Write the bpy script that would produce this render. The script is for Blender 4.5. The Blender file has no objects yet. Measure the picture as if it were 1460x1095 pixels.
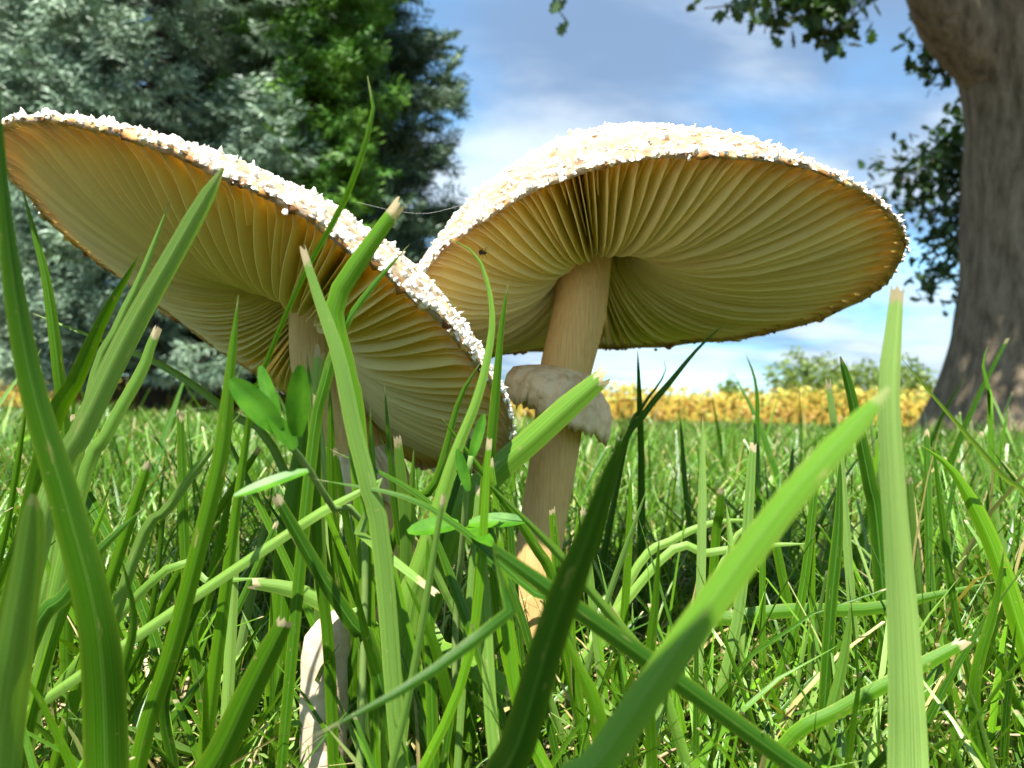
import bpy, math, random
import numpy as np
from mathutils import Vector, Matrix, noise

random.seed(7)
RNG = np.random.default_rng(7)
scene = bpy.context.scene
COL = scene.collection
rad = math.radians

# ------------------------------------------------------------------ camera
W, H, F = 1460.0, 1095.0, 1050.0
PITCH, ROLL, CAM_H = rad(2.45), rad(1.2), 0.100
_f = np.array([0, math.cos(PITCH), math.sin(PITCH)])
_r0 = np.array([1.0, 0, 0]); _u0 = np.array([0, -math.sin(PITCH), math.cos(PITCH)])
_R = math.cos(ROLL) * _r0 + math.sin(ROLL) * _u0
_U = -math.sin(ROLL) * _r0 + math.cos(ROLL) * _u0
CAM = np.array([0, 0, CAM_H])
cam_data = bpy.data.cameras.new("camera")
cam = bpy.data.objects.new("camera", cam_data); COL.objects.link(cam)
m = Matrix.Identity(4)
for i in range(3):
    m[i][0], m[i][1], m[i][2], m[i][3] = _R[i], _U[i], -_f[i], CAM[i]
cam.matrix_world = m
cam_data.sensor_width = 36.0
cam_data.lens = 36.0 * F / W
cam_data.clip_start = 0.005
cam_data.clip_end = 3000.0
cam_data.dof.use_dof = True
cam_data.dof.focus_distance = 0.19
cam_data.dof.aperture_fstop = 23.0
scene.camera = cam

def at(px, py, Y):
    """pixel of the photograph -> point at depth Y (metres ahead)"""
    d = _R * (px - 730.0) / F + _U * (547.5 - py) / F + _f
    return CAM + d * (Y / d[1])

def proj(P):
    q = np.asarray(P) - CAM
    z = q @ _f
    return np.stack([730 + F * (q @ _R) / z, 547.5 - F * (q @ _U) / z], -1)

# ------------------------------------------------------------------ light
SUN_DIR = Vector((-0.14, -0.40, 0.89)).normalized()      # towards the sun
SUN_EL = math.asin(SUN_DIR.z)
SUN_AZ = math.atan2(SUN_DIR.x, SUN_DIR.y)
world = bpy.data.worlds.new("World"); scene.world = world
world.use_nodes = True
wn, wl = world.node_tree.nodes, world.node_tree.links
wn.clear()
w_out = wn.new("ShaderNodeOutputWorld"); w_bg = wn.new("ShaderNodeBackground")
sky = wn.new("ShaderNodeTexSky"); sky.sky_type = 'NISHITA'; sky.sun_disc = False
sky.sun_elevation = SUN_EL; sky.sun_rotation = SUN_AZ
sky.air_density = 1.0; sky.dust_density = 0.6; sky.ozone_density = 2.0
w_bg.inputs[1].default_value = 0.115
geo = wn.new("ShaderNodeTexCoord")
sep = wn.new("ShaderNodeSeparateXYZ"); wl.new(geo.outputs["Generated"], sep.inputs[0])
def wmath(op, a, b=None):
    n = wn.new("ShaderNodeMath"); n.operation = op
    for i, v in enumerate((a, b)):
        if v is None: continue
        if isinstance(v, (int, float)): n.inputs[i].default_value = v
        else: wl.new(v, n.inputs[i])
    return n.outputs[0]
den = wmath('ADD', wmath('MAXIMUM', sep.outputs[2], 0.0), 0.22)
comb = wn.new("ShaderNodeCombineXYZ")
wl.new(wmath('DIVIDE', sep.outputs[0], den), comb.inputs[0])
wl.new(wmath('DIVIDE', sep.outputs[1], den), comb.inputs[1])
def cloud_noise(scale, loc, detail, rough, dist):
    mp = wn.new("ShaderNodeMapping"); mp.inputs["Location"].default_value = loc
    mp.inputs["Scale"].default_value = (0.75, 1.15, 1.0)
    wl.new(comb.outputs[0], mp.inputs[0])
    n = wn.new("ShaderNodeTexNoise"); n.inputs["Scale"].default_value = scale
    n.inputs["Detail"].default_value = detail; n.inputs["Roughness"].default_value = rough
    n.inputs["Distortion"].default_value = dist
    wl.new(mp.outputs[0], n.inputs["Vector"])
    return n.outputs["Fac"]
def wramp(fac, stops):
    r = wn.new("ShaderNodeValToRGB"); r.color_ramp.interpolation = 'EASE'
    e = r.color_ramp.elements
    while len(e) < len(stops): e.new(0.5)
    for k, (p, c) in zip(e, stops): k.position = p; k.color = c
    wl.new(fac, r.inputs[0]); return r.outputs[0]
def wmix(fac, a, b):
    n = wn.new("ShaderNodeMixRGB")
    wl.new(fac, n.inputs[0])
    for s, v in ((1, a), (2, b)):
        if isinstance(v, tuple): n.inputs[s].default_value = v
        else: wl.new(v, n.inputs[s])
    return n.outputs[0]
c_big = cloud_noise(0.8, (9.9, 3.3, 0.0), 5.0, 0.55, 0.35)
c_small = cloud_noise(1.7, (3.3, 8.8, 0.0), 5.0, 0.5, 0.3)
sky_tint = wn.new("ShaderNodeMixRGB"); sky_tint.blend_type = 'MULTIPLY'; sky_tint.inputs[0].default_value = 1.0
wl.new(sky.outputs[0], sky_tint.inputs[1]); sky_tint.inputs[2].default_value = (0.58, 0.90, 0.96, 1)
grey = wmix(wramp(c_big, [(0.36, (0, 0, 0, 1)), (0.58, (0.9, 0.9, 0.9, 1))]), sky_tint.outputs[0], (0.80, 1.15, 1.75, 1))
white = wmix(wramp(c_small, [(0.42, (0, 0, 0, 1)), (0.64, (0.9, 0.9, 0.9, 1))]), grey, (2.55, 2.95, 3.3, 1))
wl.new(white, w_bg.inputs[0]); wl.new(w_bg.outputs[0], w_out.inputs[0])

sun_d = bpy.data.lights.new("sun", 'SUN'); sun_d.energy = 4.2; sun_d.angle = rad(0.53)
sun_d.color = (1.0, 0.955, 0.88)
sun = bpy.data.objects.new("sun", sun_d); COL.objects.link(sun)
sun.rotation_euler = SUN_DIR.to_track_quat('Z', 'Y').to_euler()
sun.location = (-3, -5, 9)

scene.view_settings.view_transform = 'Standard'
scene.view_settings.look = 'None'
scene.view_settings.gamma = 1.0
scene.view_settings.exposure = 1.68
scene.render.engine = 'CYCLES'
cy = scene.cycles
cy.use_denoising = True
cy.max_bounces = 9; cy.diffuse_bounces = 5; cy.glossy_bounces = 2
cy.transmission_bounces = 6; cy.transparent_max_bounces = 6
cy.sample_clamp_indirect = 6.0
cy.caustics_reflective = False; cy.caustics_refractive = False

# ------------------------------------------------------------------ helpers
def tag(o, label=None, cat=None, group=None, kind=None):
    for k, v in (("label", label), ("category", cat), ("group", group), ("kind", kind)):
        if v: o[k] = v
    return o

def mesh_obj(name, verts, faces, mat, parent=None, smooth=True, attrs=None, origin=None):
    """one mesh object; verts in world metres (or relative to the parent's origin)"""
    me = bpy.data.meshes.new(name)
    v = np.asarray(verts, dtype=np.float32).reshape(-1, 3)
    if origin is not None: v = v - np.asarray(origin, dtype=np.float32)
    if isinstance(faces, np.ndarray):
        n, k = faces.shape
        me.vertices.add(len(v)); me.vertices.foreach_set("co", v.ravel())
        me.loops.add(n * k); me.loops.foreach_set("vertex_index", faces.astype(np.int32).ravel())
        me.polygons.add(n)
        me.polygons.foreach_set("loop_start", np.arange(0, n * k, k, dtype=np.int32))
        me.polygons.foreach_set("loop_total", np.full(n, k, dtype=np.int32))
        me.update(calc_edges=True)
    else:
        me.from_pydata(v.tolist(), [], faces); me.update()
    if attrs:
        for an, av in attrs.items():
            a = me.attributes.new(an, 'FLOAT', 'POINT')
            a.data.foreach_set("value", np.asarray(av, dtype=np.float32).ravel())
    if smooth:
        me.polygons.foreach_set("use_smooth", np.ones(len(me.polygons), dtype=bool))
    if mat is not None: me.materials.append(mat)
    o = bpy.data.objects.new(name, me); COL.objects.link(o)
    if origin is not None and parent is None: o.location = origin
    if parent is not None: o.parent = parent
    return o

def empty(name, loc):
    o = bpy.data.objects.new(name, None); COL.objects.link(o)
    o.location = loc; o.empty_display_size = 0.02
    return o

def norm(v):
    v = np.asarray(v, float); return v / (np.linalg.norm(v) + 1e-12)

def catmull(pts, n):
    P = np.asarray(pts, float)
    if len(P) == 2:
        s = np.linspace(0, 1, n)[:, None]; return P[0] * (1 - s) + P[1] * s
    Q = np.vstack([2 * P[0] - P[1], P, 2 * P[-1] - P[-2]])
    seg = np.linalg.norm(np.diff(P, axis=0), axis=1); cum = np.r_[0, np.cumsum(seg)]
    out = []
    for s in np.linspace(0, cum[-1], n):
        i = min(np.searchsorted(cum, s, side='right') - 1, len(P) - 2)
        t = (s - cum[i]) / max(seg[i], 1e-9)
        a, b, c, d = Q[i], Q[i + 1], Q[i + 2], Q[i + 3]
        out.append(0.5 * (2 * b + (c - a) * t + (2 * a - 5 * b + 4 * c - d) * t * t + (3 * b - a - 3 * c + d) * t ** 3))
    return np.array(out)

def tube(path, radii, sides=10, jitter=None):
    P = np.asarray(path, float); n = len(P)
    T = np.gradient(P, axis=0); verts = []
    ref = np.array([1.0, 0.15, 0.0])
    for i in range(n):
        t = norm(T[i]); u = norm(ref - t * (ref @ t)); v = np.cross(t, u)
        for k in range(sides):
            a = 2 * math.pi * k / sides
            r = radii[i] * (1 + (jitter(i, k) if jitter else 0))
            verts.append(P[i] + r * (math.cos(a) * u + math.sin(a) * v))
    faces = [[i * sides + k, i * sides + (k + 1) % sides, (i + 1) * sides + (k + 1) % sides, (i + 1) * sides + k]
             for i in range(n - 1) for k in range(sides)]
    faces.append(list(range(sides))[::-1]); faces.append([(n - 1) * sides + k for k in range(sides)])
    return verts, faces

# ------------------------------------------------------------------ materials
class Mat:
    def __init__(self, name):
        self.m = bpy.data.materials.new(name); self.m.use_nodes = True
        self.n = self.m.node_tree.nodes; self.l = self.m.node_tree.links
        self.n.clear()
        self.out = self.n.new("ShaderNodeOutputMaterial")
        self.p = self.n.new("ShaderNodeBsdfPrincipled")
        self.l.new(self.p.outputs[0], self.out.inputs[0])
    def put(self, sock, v):
        if v is None: return
        if hasattr(v, "is_output") or isinstance(v, bpy.types.NodeSocket): self.l.new(v, sock)
        elif isinstance(v, tuple) and len(v) == 3 and sock.type == 'RGBA': sock.default_value = (*v, 1)
        else: sock.default_value = v
    def attr(self, name):
        n = self.n.new("ShaderNodeAttribute"); n.attribute_name = name; return n.outputs["Fac"]
    def objrand(self):
        return self.n.new("ShaderNodeObjectInfo").outputs["Random"]
    def math(self, op, a, b=None, c=None):
        n = self.n.new("ShaderNodeMath"); n.operation = op
        for i, v in enumerate((a, b, c)): self.put(n.inputs[i], v) if v is not None else None
        return n.outputs[0]
    def noise(self, scale, detail=3.0, rough=0.55, vec=None, mapscale=None, coord="Object"):
        n = self.n.new("ShaderNodeTexNoise")
        n.inputs["Scale"].default_value = scale; n.inputs["Detail"].default_value = detail
        n.inputs["Roughness"].default_value = rough
        if vec is None:
            vec = self.n.new("ShaderNodeTexCoord").outputs[coord]
        if mapscale:
            mp = self.n.new("ShaderNodeMapping"); mp.inputs["Scale"].default_value = mapscale
            self.l.new(vec, mp.inputs[0]); vec = mp.outputs[0]
        self.l.new(vec, n.inputs["Vector"])
        return n.outputs["Fac"]
    def ramp(self, fac, stops):
        r = self.n.new("ShaderNodeValToRGB"); e = r.color_ramp.elements
        while len(e) < len(stops): e.new(0.5)
        for k, (p, c) in zip(e, stops):
            k.position = p; k.color = (*c, 1) if len(c) == 3 else c
        self.l.new(fac, r.inputs[0]); return r.outputs[0]
    def mix(self, fac, a, b, mode='MIX'):
        n = self.n.new("ShaderNodeMixRGB"); n.blend_type = mode
        self.put(n.inputs[0], fac); self.put(n.inputs[1], a); self.put(n.inputs[2], b)
        return n.outputs[0]
    def base(self, c): self.put(self.p.inputs["Base Color"], c); return self
    def rough(self, r, spec=None):
        self.put(self.p.inputs["Roughness"], r)
        if spec is not None: self.put(self.p.inputs["Specular IOR Level"], spec)
        return self
    def bump(self, h, strength=0.3, dist=0.001):
        b = self.n.new("ShaderNodeBump"); b.inputs["Strength"].default_value = strength
        b.inputs["Distance"].default_value = dist
        self.l.new(h, b.inputs["Height"]); self.l.new(b.outputs[0], self.p.inputs["Normal"])
        return self
    def translucent(self, fac, col):
        t = self.n.new("ShaderNodeBsdfTranslucent"); self.put(t.inputs[0], col)
        mx = self.n.new("ShaderNodeMixShader"); self.put(mx.inputs[0], fac)
        self.l.new(self.p.outputs[0], mx.inputs[1]); self.l.new(t.outputs[0], mx.inputs[2])
        self.l.new(mx.outputs[0], self.out.inputs[0]); return self

def grass_material(name, lo, hi, straw, gloss, spec):
    M = Mat(name)
    rnd, al, ac, cut, pale = (M.attr(k) for k in ("rnd", "along", "across", "cut", "pale"))
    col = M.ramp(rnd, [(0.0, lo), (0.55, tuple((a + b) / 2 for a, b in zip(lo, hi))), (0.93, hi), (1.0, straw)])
    def bl_noise(sa, sl, detail):
        c3 = M.n.new("ShaderNodeCombineXYZ")
        M.put(c3.inputs[0], M.math('MULTIPLY', ac, sa)); M.put(c3.inputs[1], M.math('MULTIPLY', al, sl))
        M.put(c3.inputs[2], M.math('MULTIPLY', rnd, 57.0))
        return M.noise(1.0, detail, 0.6, vec=c3.outputs[0])
    vein = bl_noise(34.0, 1.6, 3.0)
    fine = M.math('SINE', M.math('MULTIPLY', ac, 95.0))
    veinf = M.math('ADD', M.math('MULTIPLY_ADD', vein, 1.7, 0.12), M.math('MULTIPLY', fine, 0.11))
    comb = M.n.new("ShaderNodeCombineXYZ")
    for i in range(3): M.l.new(veinf, comb.inputs[i])
    les = M.n.new("ShaderNodeMapRange"); M.put(les.inputs[0], bl_noise(3.2, 13.0, 3.0))
    les.inputs[1].default_value = 0.66; les.inputs[2].default_value = 0.72
    col = M.mix(M.math('MULTIPLY', les.outputs[0], 0.75), col, (0.40, 0.30, 0.12))
    edge = M.math('POWER', M.math('ABSOLUTE', M.math('MULTIPLY_ADD', ac, 2.0, -1.0)), 5.0)
    col = M.mix(M.math('MULTIPLY', edge, 0.4), col, (0.26, 0.36, 0.02))
    # pale midrib and bloom
    mid = M.math('LESS_THAN', M.math('ABSOLUTE', M.math('SUBTRACT', ac, 0.5)), 0.045)
    col = M.mix(M.math('MULTIPLY', mid, 0.35), col, (0.16, 0.30, 0.05))
    blot = M.noise(420.0, 4.0, 0.6)
    col = M.mix(M.math('MULTIPLY', M.math('GREATER_THAN', blot, 0.70), 0.55), col, (0.34, 0.27, 0.10))
    big = M.noise(60.0, 2.0)
    col = M.mix(M.math('MULTIPLY', big, 0.45), col, M.mix(0.5, col, (0.10, 0.17, 0.02)))
    col = M.mix(M.math('MULTIPLY', pale, 0.72), col, (0.40, 0.58, 0.17))
    col = M.mix(1.0, col, comb.outputs[0], 'MULTIPLY')
    # yellowed base and dry cut end
    fb = M.n.new("ShaderNodeMapRange"); M.put(fb.inputs[0], al)
    fb.inputs[1].default_value = 0.0; fb.inputs[2].default_value = 0.22; fb.inputs[3].default_value = 0.7; fb.inputs[4].default_value = 0.0
    col = M.mix(M.math('MULTIPLY', fb.outputs[0], M.noise(25.0)), col, (0.34, 0.30, 0.12))
    ft = M.n.new("ShaderNodeMapRange"); M.put(ft.inputs[0], M.math('ADD', al, M.math('MULTIPLY', M.noise(900.0, 2.0), 0.03)))
    ft.inputs[1].default_value = 0.991; ft.inputs[2].default_value = 1.0; ft.inputs[3].default_value = 0.0; ft.inputs[4].default_value = 1.0
    col = M.mix(M.math('MULTIPLY', ft.outputs[0], cut), col, (0.46, 0.38, 0.22))
    M.base(col).rough(M.math('MULTIPLY_ADD', blot, 0.22, gloss), spec)
    M.bump(M.math('ADD', M.math('ADD', M.math('MULTIPLY', vein, 2.0), M.math('MULTIPLY', fine, 0.35)), M.math('MULTIPLY', M.noise(1500.0, 2.0), 0.8)), 0.25, 0.00010)
    tc = M.mix(1.0, col, (1.8, 1.75, 0.5), 'MULTIPLY')
    M.translucent(0.17, tc)
    return M.m

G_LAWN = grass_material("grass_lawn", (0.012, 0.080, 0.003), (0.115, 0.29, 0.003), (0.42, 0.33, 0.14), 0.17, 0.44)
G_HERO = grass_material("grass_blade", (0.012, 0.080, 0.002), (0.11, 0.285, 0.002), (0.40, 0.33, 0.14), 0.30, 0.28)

def simple(name, stops, scale, rough=0.8, detail=4.0, bump=None, trans=None, coord="Object", mapscale=None, spec=0.3):
    M = Mat(name)
    f = M.noise(scale, detail, 0.6, coord=coord, mapscale=mapscale)
    c = M.ramp(f, stops)
    M.base(c).rough(rough, spec)
    if bump: M.bump(M.noise(bump[0], 5.0, 0.65, mapscale=mapscale), bump[1], bump[2])
    if trans: M.translucent(trans[0], M.mix(1.0, c, trans[1], 'MULTIPLY'))
    return M.m

M_SOIL = simple("soil", [(0.3, (0.035, 0.026, 0.015)), (0.7, (0.11, 0.08, 0.04))], 90.0, 0.95, bump=(300.0, 0.8, 0.004))
M_THATCH = simple("dry_thatch", [(0.35, (0.20, 0.13, 0.06)), (0.65, (0.55, 0.43, 0.24))], 60.0, 0.7)
M_SCALE = simple("cap_scale", [(0.32, (0.64, 0.50, 0.32)), (0.46, (0.84, 0.79, 0.69))], 110.0, 0.85, bump=(900.0, 0.6, 0.0006))
def cap_material(name, stops, scale, bump, tint, most):
    """skin or flesh of a cap: the thin margin lets sunlight through, the thick centre hardly any"""
    M = Mat(name); c = M.ramp(M.noise(scale, 4.0, 0.6), stops)
    M.base(c).rough(0.85, 0.3)
    if bump: M.bump(M.noise(bump[0], 5.0, 0.65), bump[1], bump[2])
    fr = M.n.new("ShaderNodeMapRange"); M.put(fr.inputs[0], M.attr("thin"))
    fr.inputs[1].default_value = 0.42; fr.inputs[2].default_value = 0.92; fr.inputs[3].default_value = 0.05; fr.inputs[4].default_value = most
    M.translucent(fr.outputs[0], M.mix(1.0, c, tint, 'MULTIPLY'))
    return M.m
M_CAP = cap_material("cap_skin", [(0.34, (0.58, 0.42, 0.25)), (0.48, (0.84, 0.76, 0.61))], 150.0, (420.0, 0.9, 0.0014), (1.12, 1.06, 0.78), .72)
M_FLESH = cap_material("cap_flesh", [(0.3, (0.80, 0.70, 0.40)), (0.7, (0.91, 0.82, 0.50))], 60.0, None, (1.06, 1.06, 0.85), .85)
M_MARGIN = simple("cap_margin", [(0.38, (0.16, 0.06, 0.015)), (0.50, (0.46, 0.23, 0.06)), (0.58, (0.68, 0.46, 0.19)), (0.66, (0.82, 0.72, 0.52))], 190.0, 0.7)

def gill_material():
    M = Mat("gill")
    al = M.attr("along"); dn = M.attr("down")
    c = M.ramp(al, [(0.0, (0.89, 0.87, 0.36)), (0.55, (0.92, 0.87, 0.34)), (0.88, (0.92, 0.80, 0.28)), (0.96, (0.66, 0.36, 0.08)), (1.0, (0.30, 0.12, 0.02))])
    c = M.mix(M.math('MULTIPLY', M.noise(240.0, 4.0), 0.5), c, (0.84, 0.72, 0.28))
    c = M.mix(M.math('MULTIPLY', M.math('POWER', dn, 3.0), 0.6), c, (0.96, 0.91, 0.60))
    hue = M.ramp(M.objrand(), [(0.0, (0.92, 0.89, 0.80)), (1.0, (1.04, 1.03, 1.0))])
    c = M.mix(1.0, c, hue, 'MULTIPLY')
    M.base(c).rough(0.65, 0.25)
    M.bump(M.noise(700.0, 3.0), 0.25, 0.0004)
    M.translucent(0.5, M.mix(1.0, c, (1.1, 1.0, 0.75), 'MULTIPLY'))
    return M.m
M_GILL = gill_material()

def stem_material():
    M = Mat("mushroom_stem")
    fib = M.noise(1.0, 5.0, 0.6, mapscale=(1500.0, 1500.0, 70.0))
    c = M.ramp(fib, [(0.3, (0.56, 0.36, 0.13)), (0.6, (0.74, 0.53, 0.22)), (0.8, (0.80, 0.63, 0.31))])
    c = M.mix(M.math('MULTIPLY', M.noise(70.0, 3.0), 0.6), c, (0.50, 0.28, 0.08))
    M.base(c).rough(0.7, 0.3); M.bump(fib, 0.5, 0.0006)
    return M.m
M_STEM = stem_material()
M_STUB = simple("pale_stem", [(0.3, (0.50, 0.36, 0.23)), (0.55, (0.70, 0.55, 0.40)), (0.66, (0.74, 0.60, 0.45)), (0.72, (0.22, 0.13, 0.07))], 200.0, 0.6, bump=(350.0, 0.4, 0.0006))
M_RING = simple("ring_membrane", [(0.25, (0.05, 0.03, 0.015)), (0.31, (0.62, 0.46, 0.22)), (0.55, (0.88, 0.75, 0.48))], 190.0, 0.75, bump=(450.0, 0.7, 0.0008), trans=(0.2, (1, .9, .7)))
M_BARK = None
def bark_material():
    M = Mat("oak_bark")
    f = M.noise(1.0, 7.0, 0.62, mapscale=(16.0, 16.0, 4.5))
    g = M.noise(28.0, 5.0, 0.6)
    c = M.ramp(f, [(0.32, (0.065, 0.046, 0.028)), (0.5, (0.215, 0.165, 0.105)), (0.7, (0.36, 0.285, 0.19))])
    c = M.mix(M.math('MULTIPLY', g, 0.5), c, (0.24, 0.185, 0.12))
    M.base(c).rough(0.92, 0.2)
    M.bump(M.math('ADD', f, M.math('MULTIPLY', g, 0.35)), 0.9, 0.05)
    return M.m
M_BARK = bark_material()
M_TWIG = simple("conifer_bark", [(0.3, (0.05, 0.035, 0.025)), (0.7, (0.13, 0.095, 0.07))], 14.0, 0.9, bump=(40.0, 0.6, 0.02))

def leafy(name, lo, hi, trans=0.25, tcol=(1.5, 1.6, 0.7), rough=0.5, spec=0.4):
    M = Mat(name)
    r = M.attr("rnd")
    c = M.ramp(r, [(0.0, lo), (1.0, hi)])
    c = M.mix(M.math('MULTIPLY', M.noise(3.0, 3.0), 0.4), c, M.mix(0.5, c, hi))
    M.base(c).rough(rough, spec)
    M.translucent(trans, M.mix(1.0, c, tcol, 'MULTIPLY'))
    return M.m
M_BLUE = leafy("blue_spruce_needles", (0.06, 0.125, 0.08), (0.34, 0.47, 0.32), 0.04)
M_DARK = leafy("dark_spruce_needles", (0.03, 0.075, 0.04), (0.12, 0.20, 0.10), 0.06)
M_FIR = leafy("green_fir_needles", (0.04, 0.155, 0.014), (0.18, 0.37, 0.04), 0.12)
M_BROWN = leafy("browned_spruce_needles", (0.06, 0.05, 0.032), (0.15, 0.13, 0.08), 0.05)
M_OAKLEAF = leafy("oak_leaf", (0.022, 0.055, 0.018), (0.055, 0.115, 0.03), 0.18)
M_BUSH = leafy("far_bush_leaf", (0.06, 0.12, 0.02), (0.17, 0.24, 0.05), 0.2)
M_CROP = None
def crop_material():
    M = Mat("ripening_crop_leaf")
    r = M.attr("rnd")
    c = M.ramp(r, [(0.0, (0.34, 0.20, 0.06)), (0.25, (0.48, 0.31, 0.07)), (0.5, (0.52, 0.41, 0.07)), (0.85, (0.54, 0.50, 0.11)), (1.0, (0.30, 0.38, 0.07))])
    M.base(c).rough(0.6, 0.3); M.translucent(0.3, c)
    return M.m
M_CROP = crop_material()
M_CLOVER = simple("clover_leaf", [(0.3, (0.03, 0.13, 0.004)), (0.7, (0.085, 0.24, 0.010))], 220.0, 0.42, trans=(0.25, (1.7, 1.6, 0.6)))
M_CSTEM = simple("clover_stem", [(0.3, (0.10, 0.22, 0.04)), (0.7, (0.24, 0.30, 0.09))], 90.0, 0.5)
M_INSECT = simple("insect_shell", [(0.3, (0.01, 0.008, 0.007)), (0.7, (0.035, 0.02, 0.012))], 900.0, 0.35)
M_THREAD = simple("spider_silk", [(0.3, (0.6, 0.6, 0.6)), (0.7, (0.8, 0.8, 0.8))], 50.0, 0.3)

# ------------------------------------------------------------------ ground
def ground():
    xs = np.r_[-600, -150, -60, -25, np.linspace(-8, 8, 33), 25, 60, 150, 600]
    ys = np.r_[-200, -40, -10, np.linspace(-2, 16, 37), 30, 60, 150, 400, 1500]
    v, idx = [], {}
    for j, y in enumerate(ys):
        for i, x in enumerate(xs):
            v.append((x, y, 0.0 if abs(x) < 1 and abs(y) < 1.5 else -0.002 + 0.006 * math.sin(x * 1.3) * math.sin(y * 0.9)))
    n = len(xs)
    f = [[j * n + i, j * n + i + 1, (j + 1) * n + i + 1, (j + 1) * n + i] for j in range(len(ys) - 1) for i in range(n - 1)]
    tag(mesh_obj("ground", v, f, M_SOIL), "dark soil under the lawn reaching to the horizon", "ground", kind="structure")
ground()

# ------------------------------------------------------------------ mushrooms
FITS = {
    "right": dict(Y=.27, x=[0.0311, 0.1188, -0.1544, 0.2733, 0.0839, 0.1999, 0.0691, 0.0977, 0.0321, -0.0986, 0.0059], H=.51, n=3.0),
    "left": dict(Y=.23, x=[-0.0694, 0.0947, 0.5636, 0.3804, 0.0865, -0.1433, -0.0225, 0.0442, -0.0727, -0.0091, -0.0338], H=.31, n=2.8),
}
class Cap:
    def __init__(s, fit, seed):
        s.cx, s.cz, tx, ty, s.r, s.a1, s.b1, s.a2, s.b2, s.c2, s.d2 = fit["x"]
        s.C = np.array([s.cx, fit["Y"], s.cz - .072 + CAM_H]); s.H = fit["H"] * s.r; s.n = fit["n"]; s.seed = seed
        a = np.array([tx, ty, 1.0]); s.a = a / np.linalg.norm(a)
        u = np.array([1, 0, 0]) - s.a[0] * s.a; s.u = u / np.linalg.norm(u); s.v = np.cross(s.a, s.u)
    def rim(s, ph):
        R = s.r * (1 + s.a1 * math.cos(ph) + s.b1 * math.sin(ph) + s.a2 * math.cos(2 * ph) + s.b2 * math.sin(2 * ph))
        R *= 1 + 0.010 * noise.noise(Vector((math.cos(ph) * 4, math.sin(ph) * 4, s.seed))) + 0.006 * noise.noise(Vector((math.cos(ph) * 14, math.sin(ph) * 14, s.seed)))
        Z = s.r * (s.c2 * math.cos(2 * ph) + s.d2 * math.sin(2 * ph))
        Z += s.r * 0.018 * noise.noise(Vector((math.cos(ph) * 6, math.sin(ph) * 6, s.seed + 9)))
        return R * (math.cos(ph) * s.u + math.sin(ph) * s.v) + Z * s.a
    def pt(s, t, ph, h):
        return s.C + t * s.rim(ph) + h * s.a
    def h_top(s, t): return s.H * (1 - t ** s.n)
    def h_flesh(s, t): return s.h_top(t) - s.r * (0.018 + 0.12 * (1 - t) ** 0.8)
    def h_gill(s, t):
        T = [0, .13, .17, .22, .30, .40, .55, .72, .86, .95, 1.0]
        Z = [.22, .20, .12, .055, .0, -.045, -.070, -.060, -.030, -.006, .004]
        g = float(np.interp(t, T, Z)) * s.r
        return min(g, s.h_flesh(t))

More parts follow.
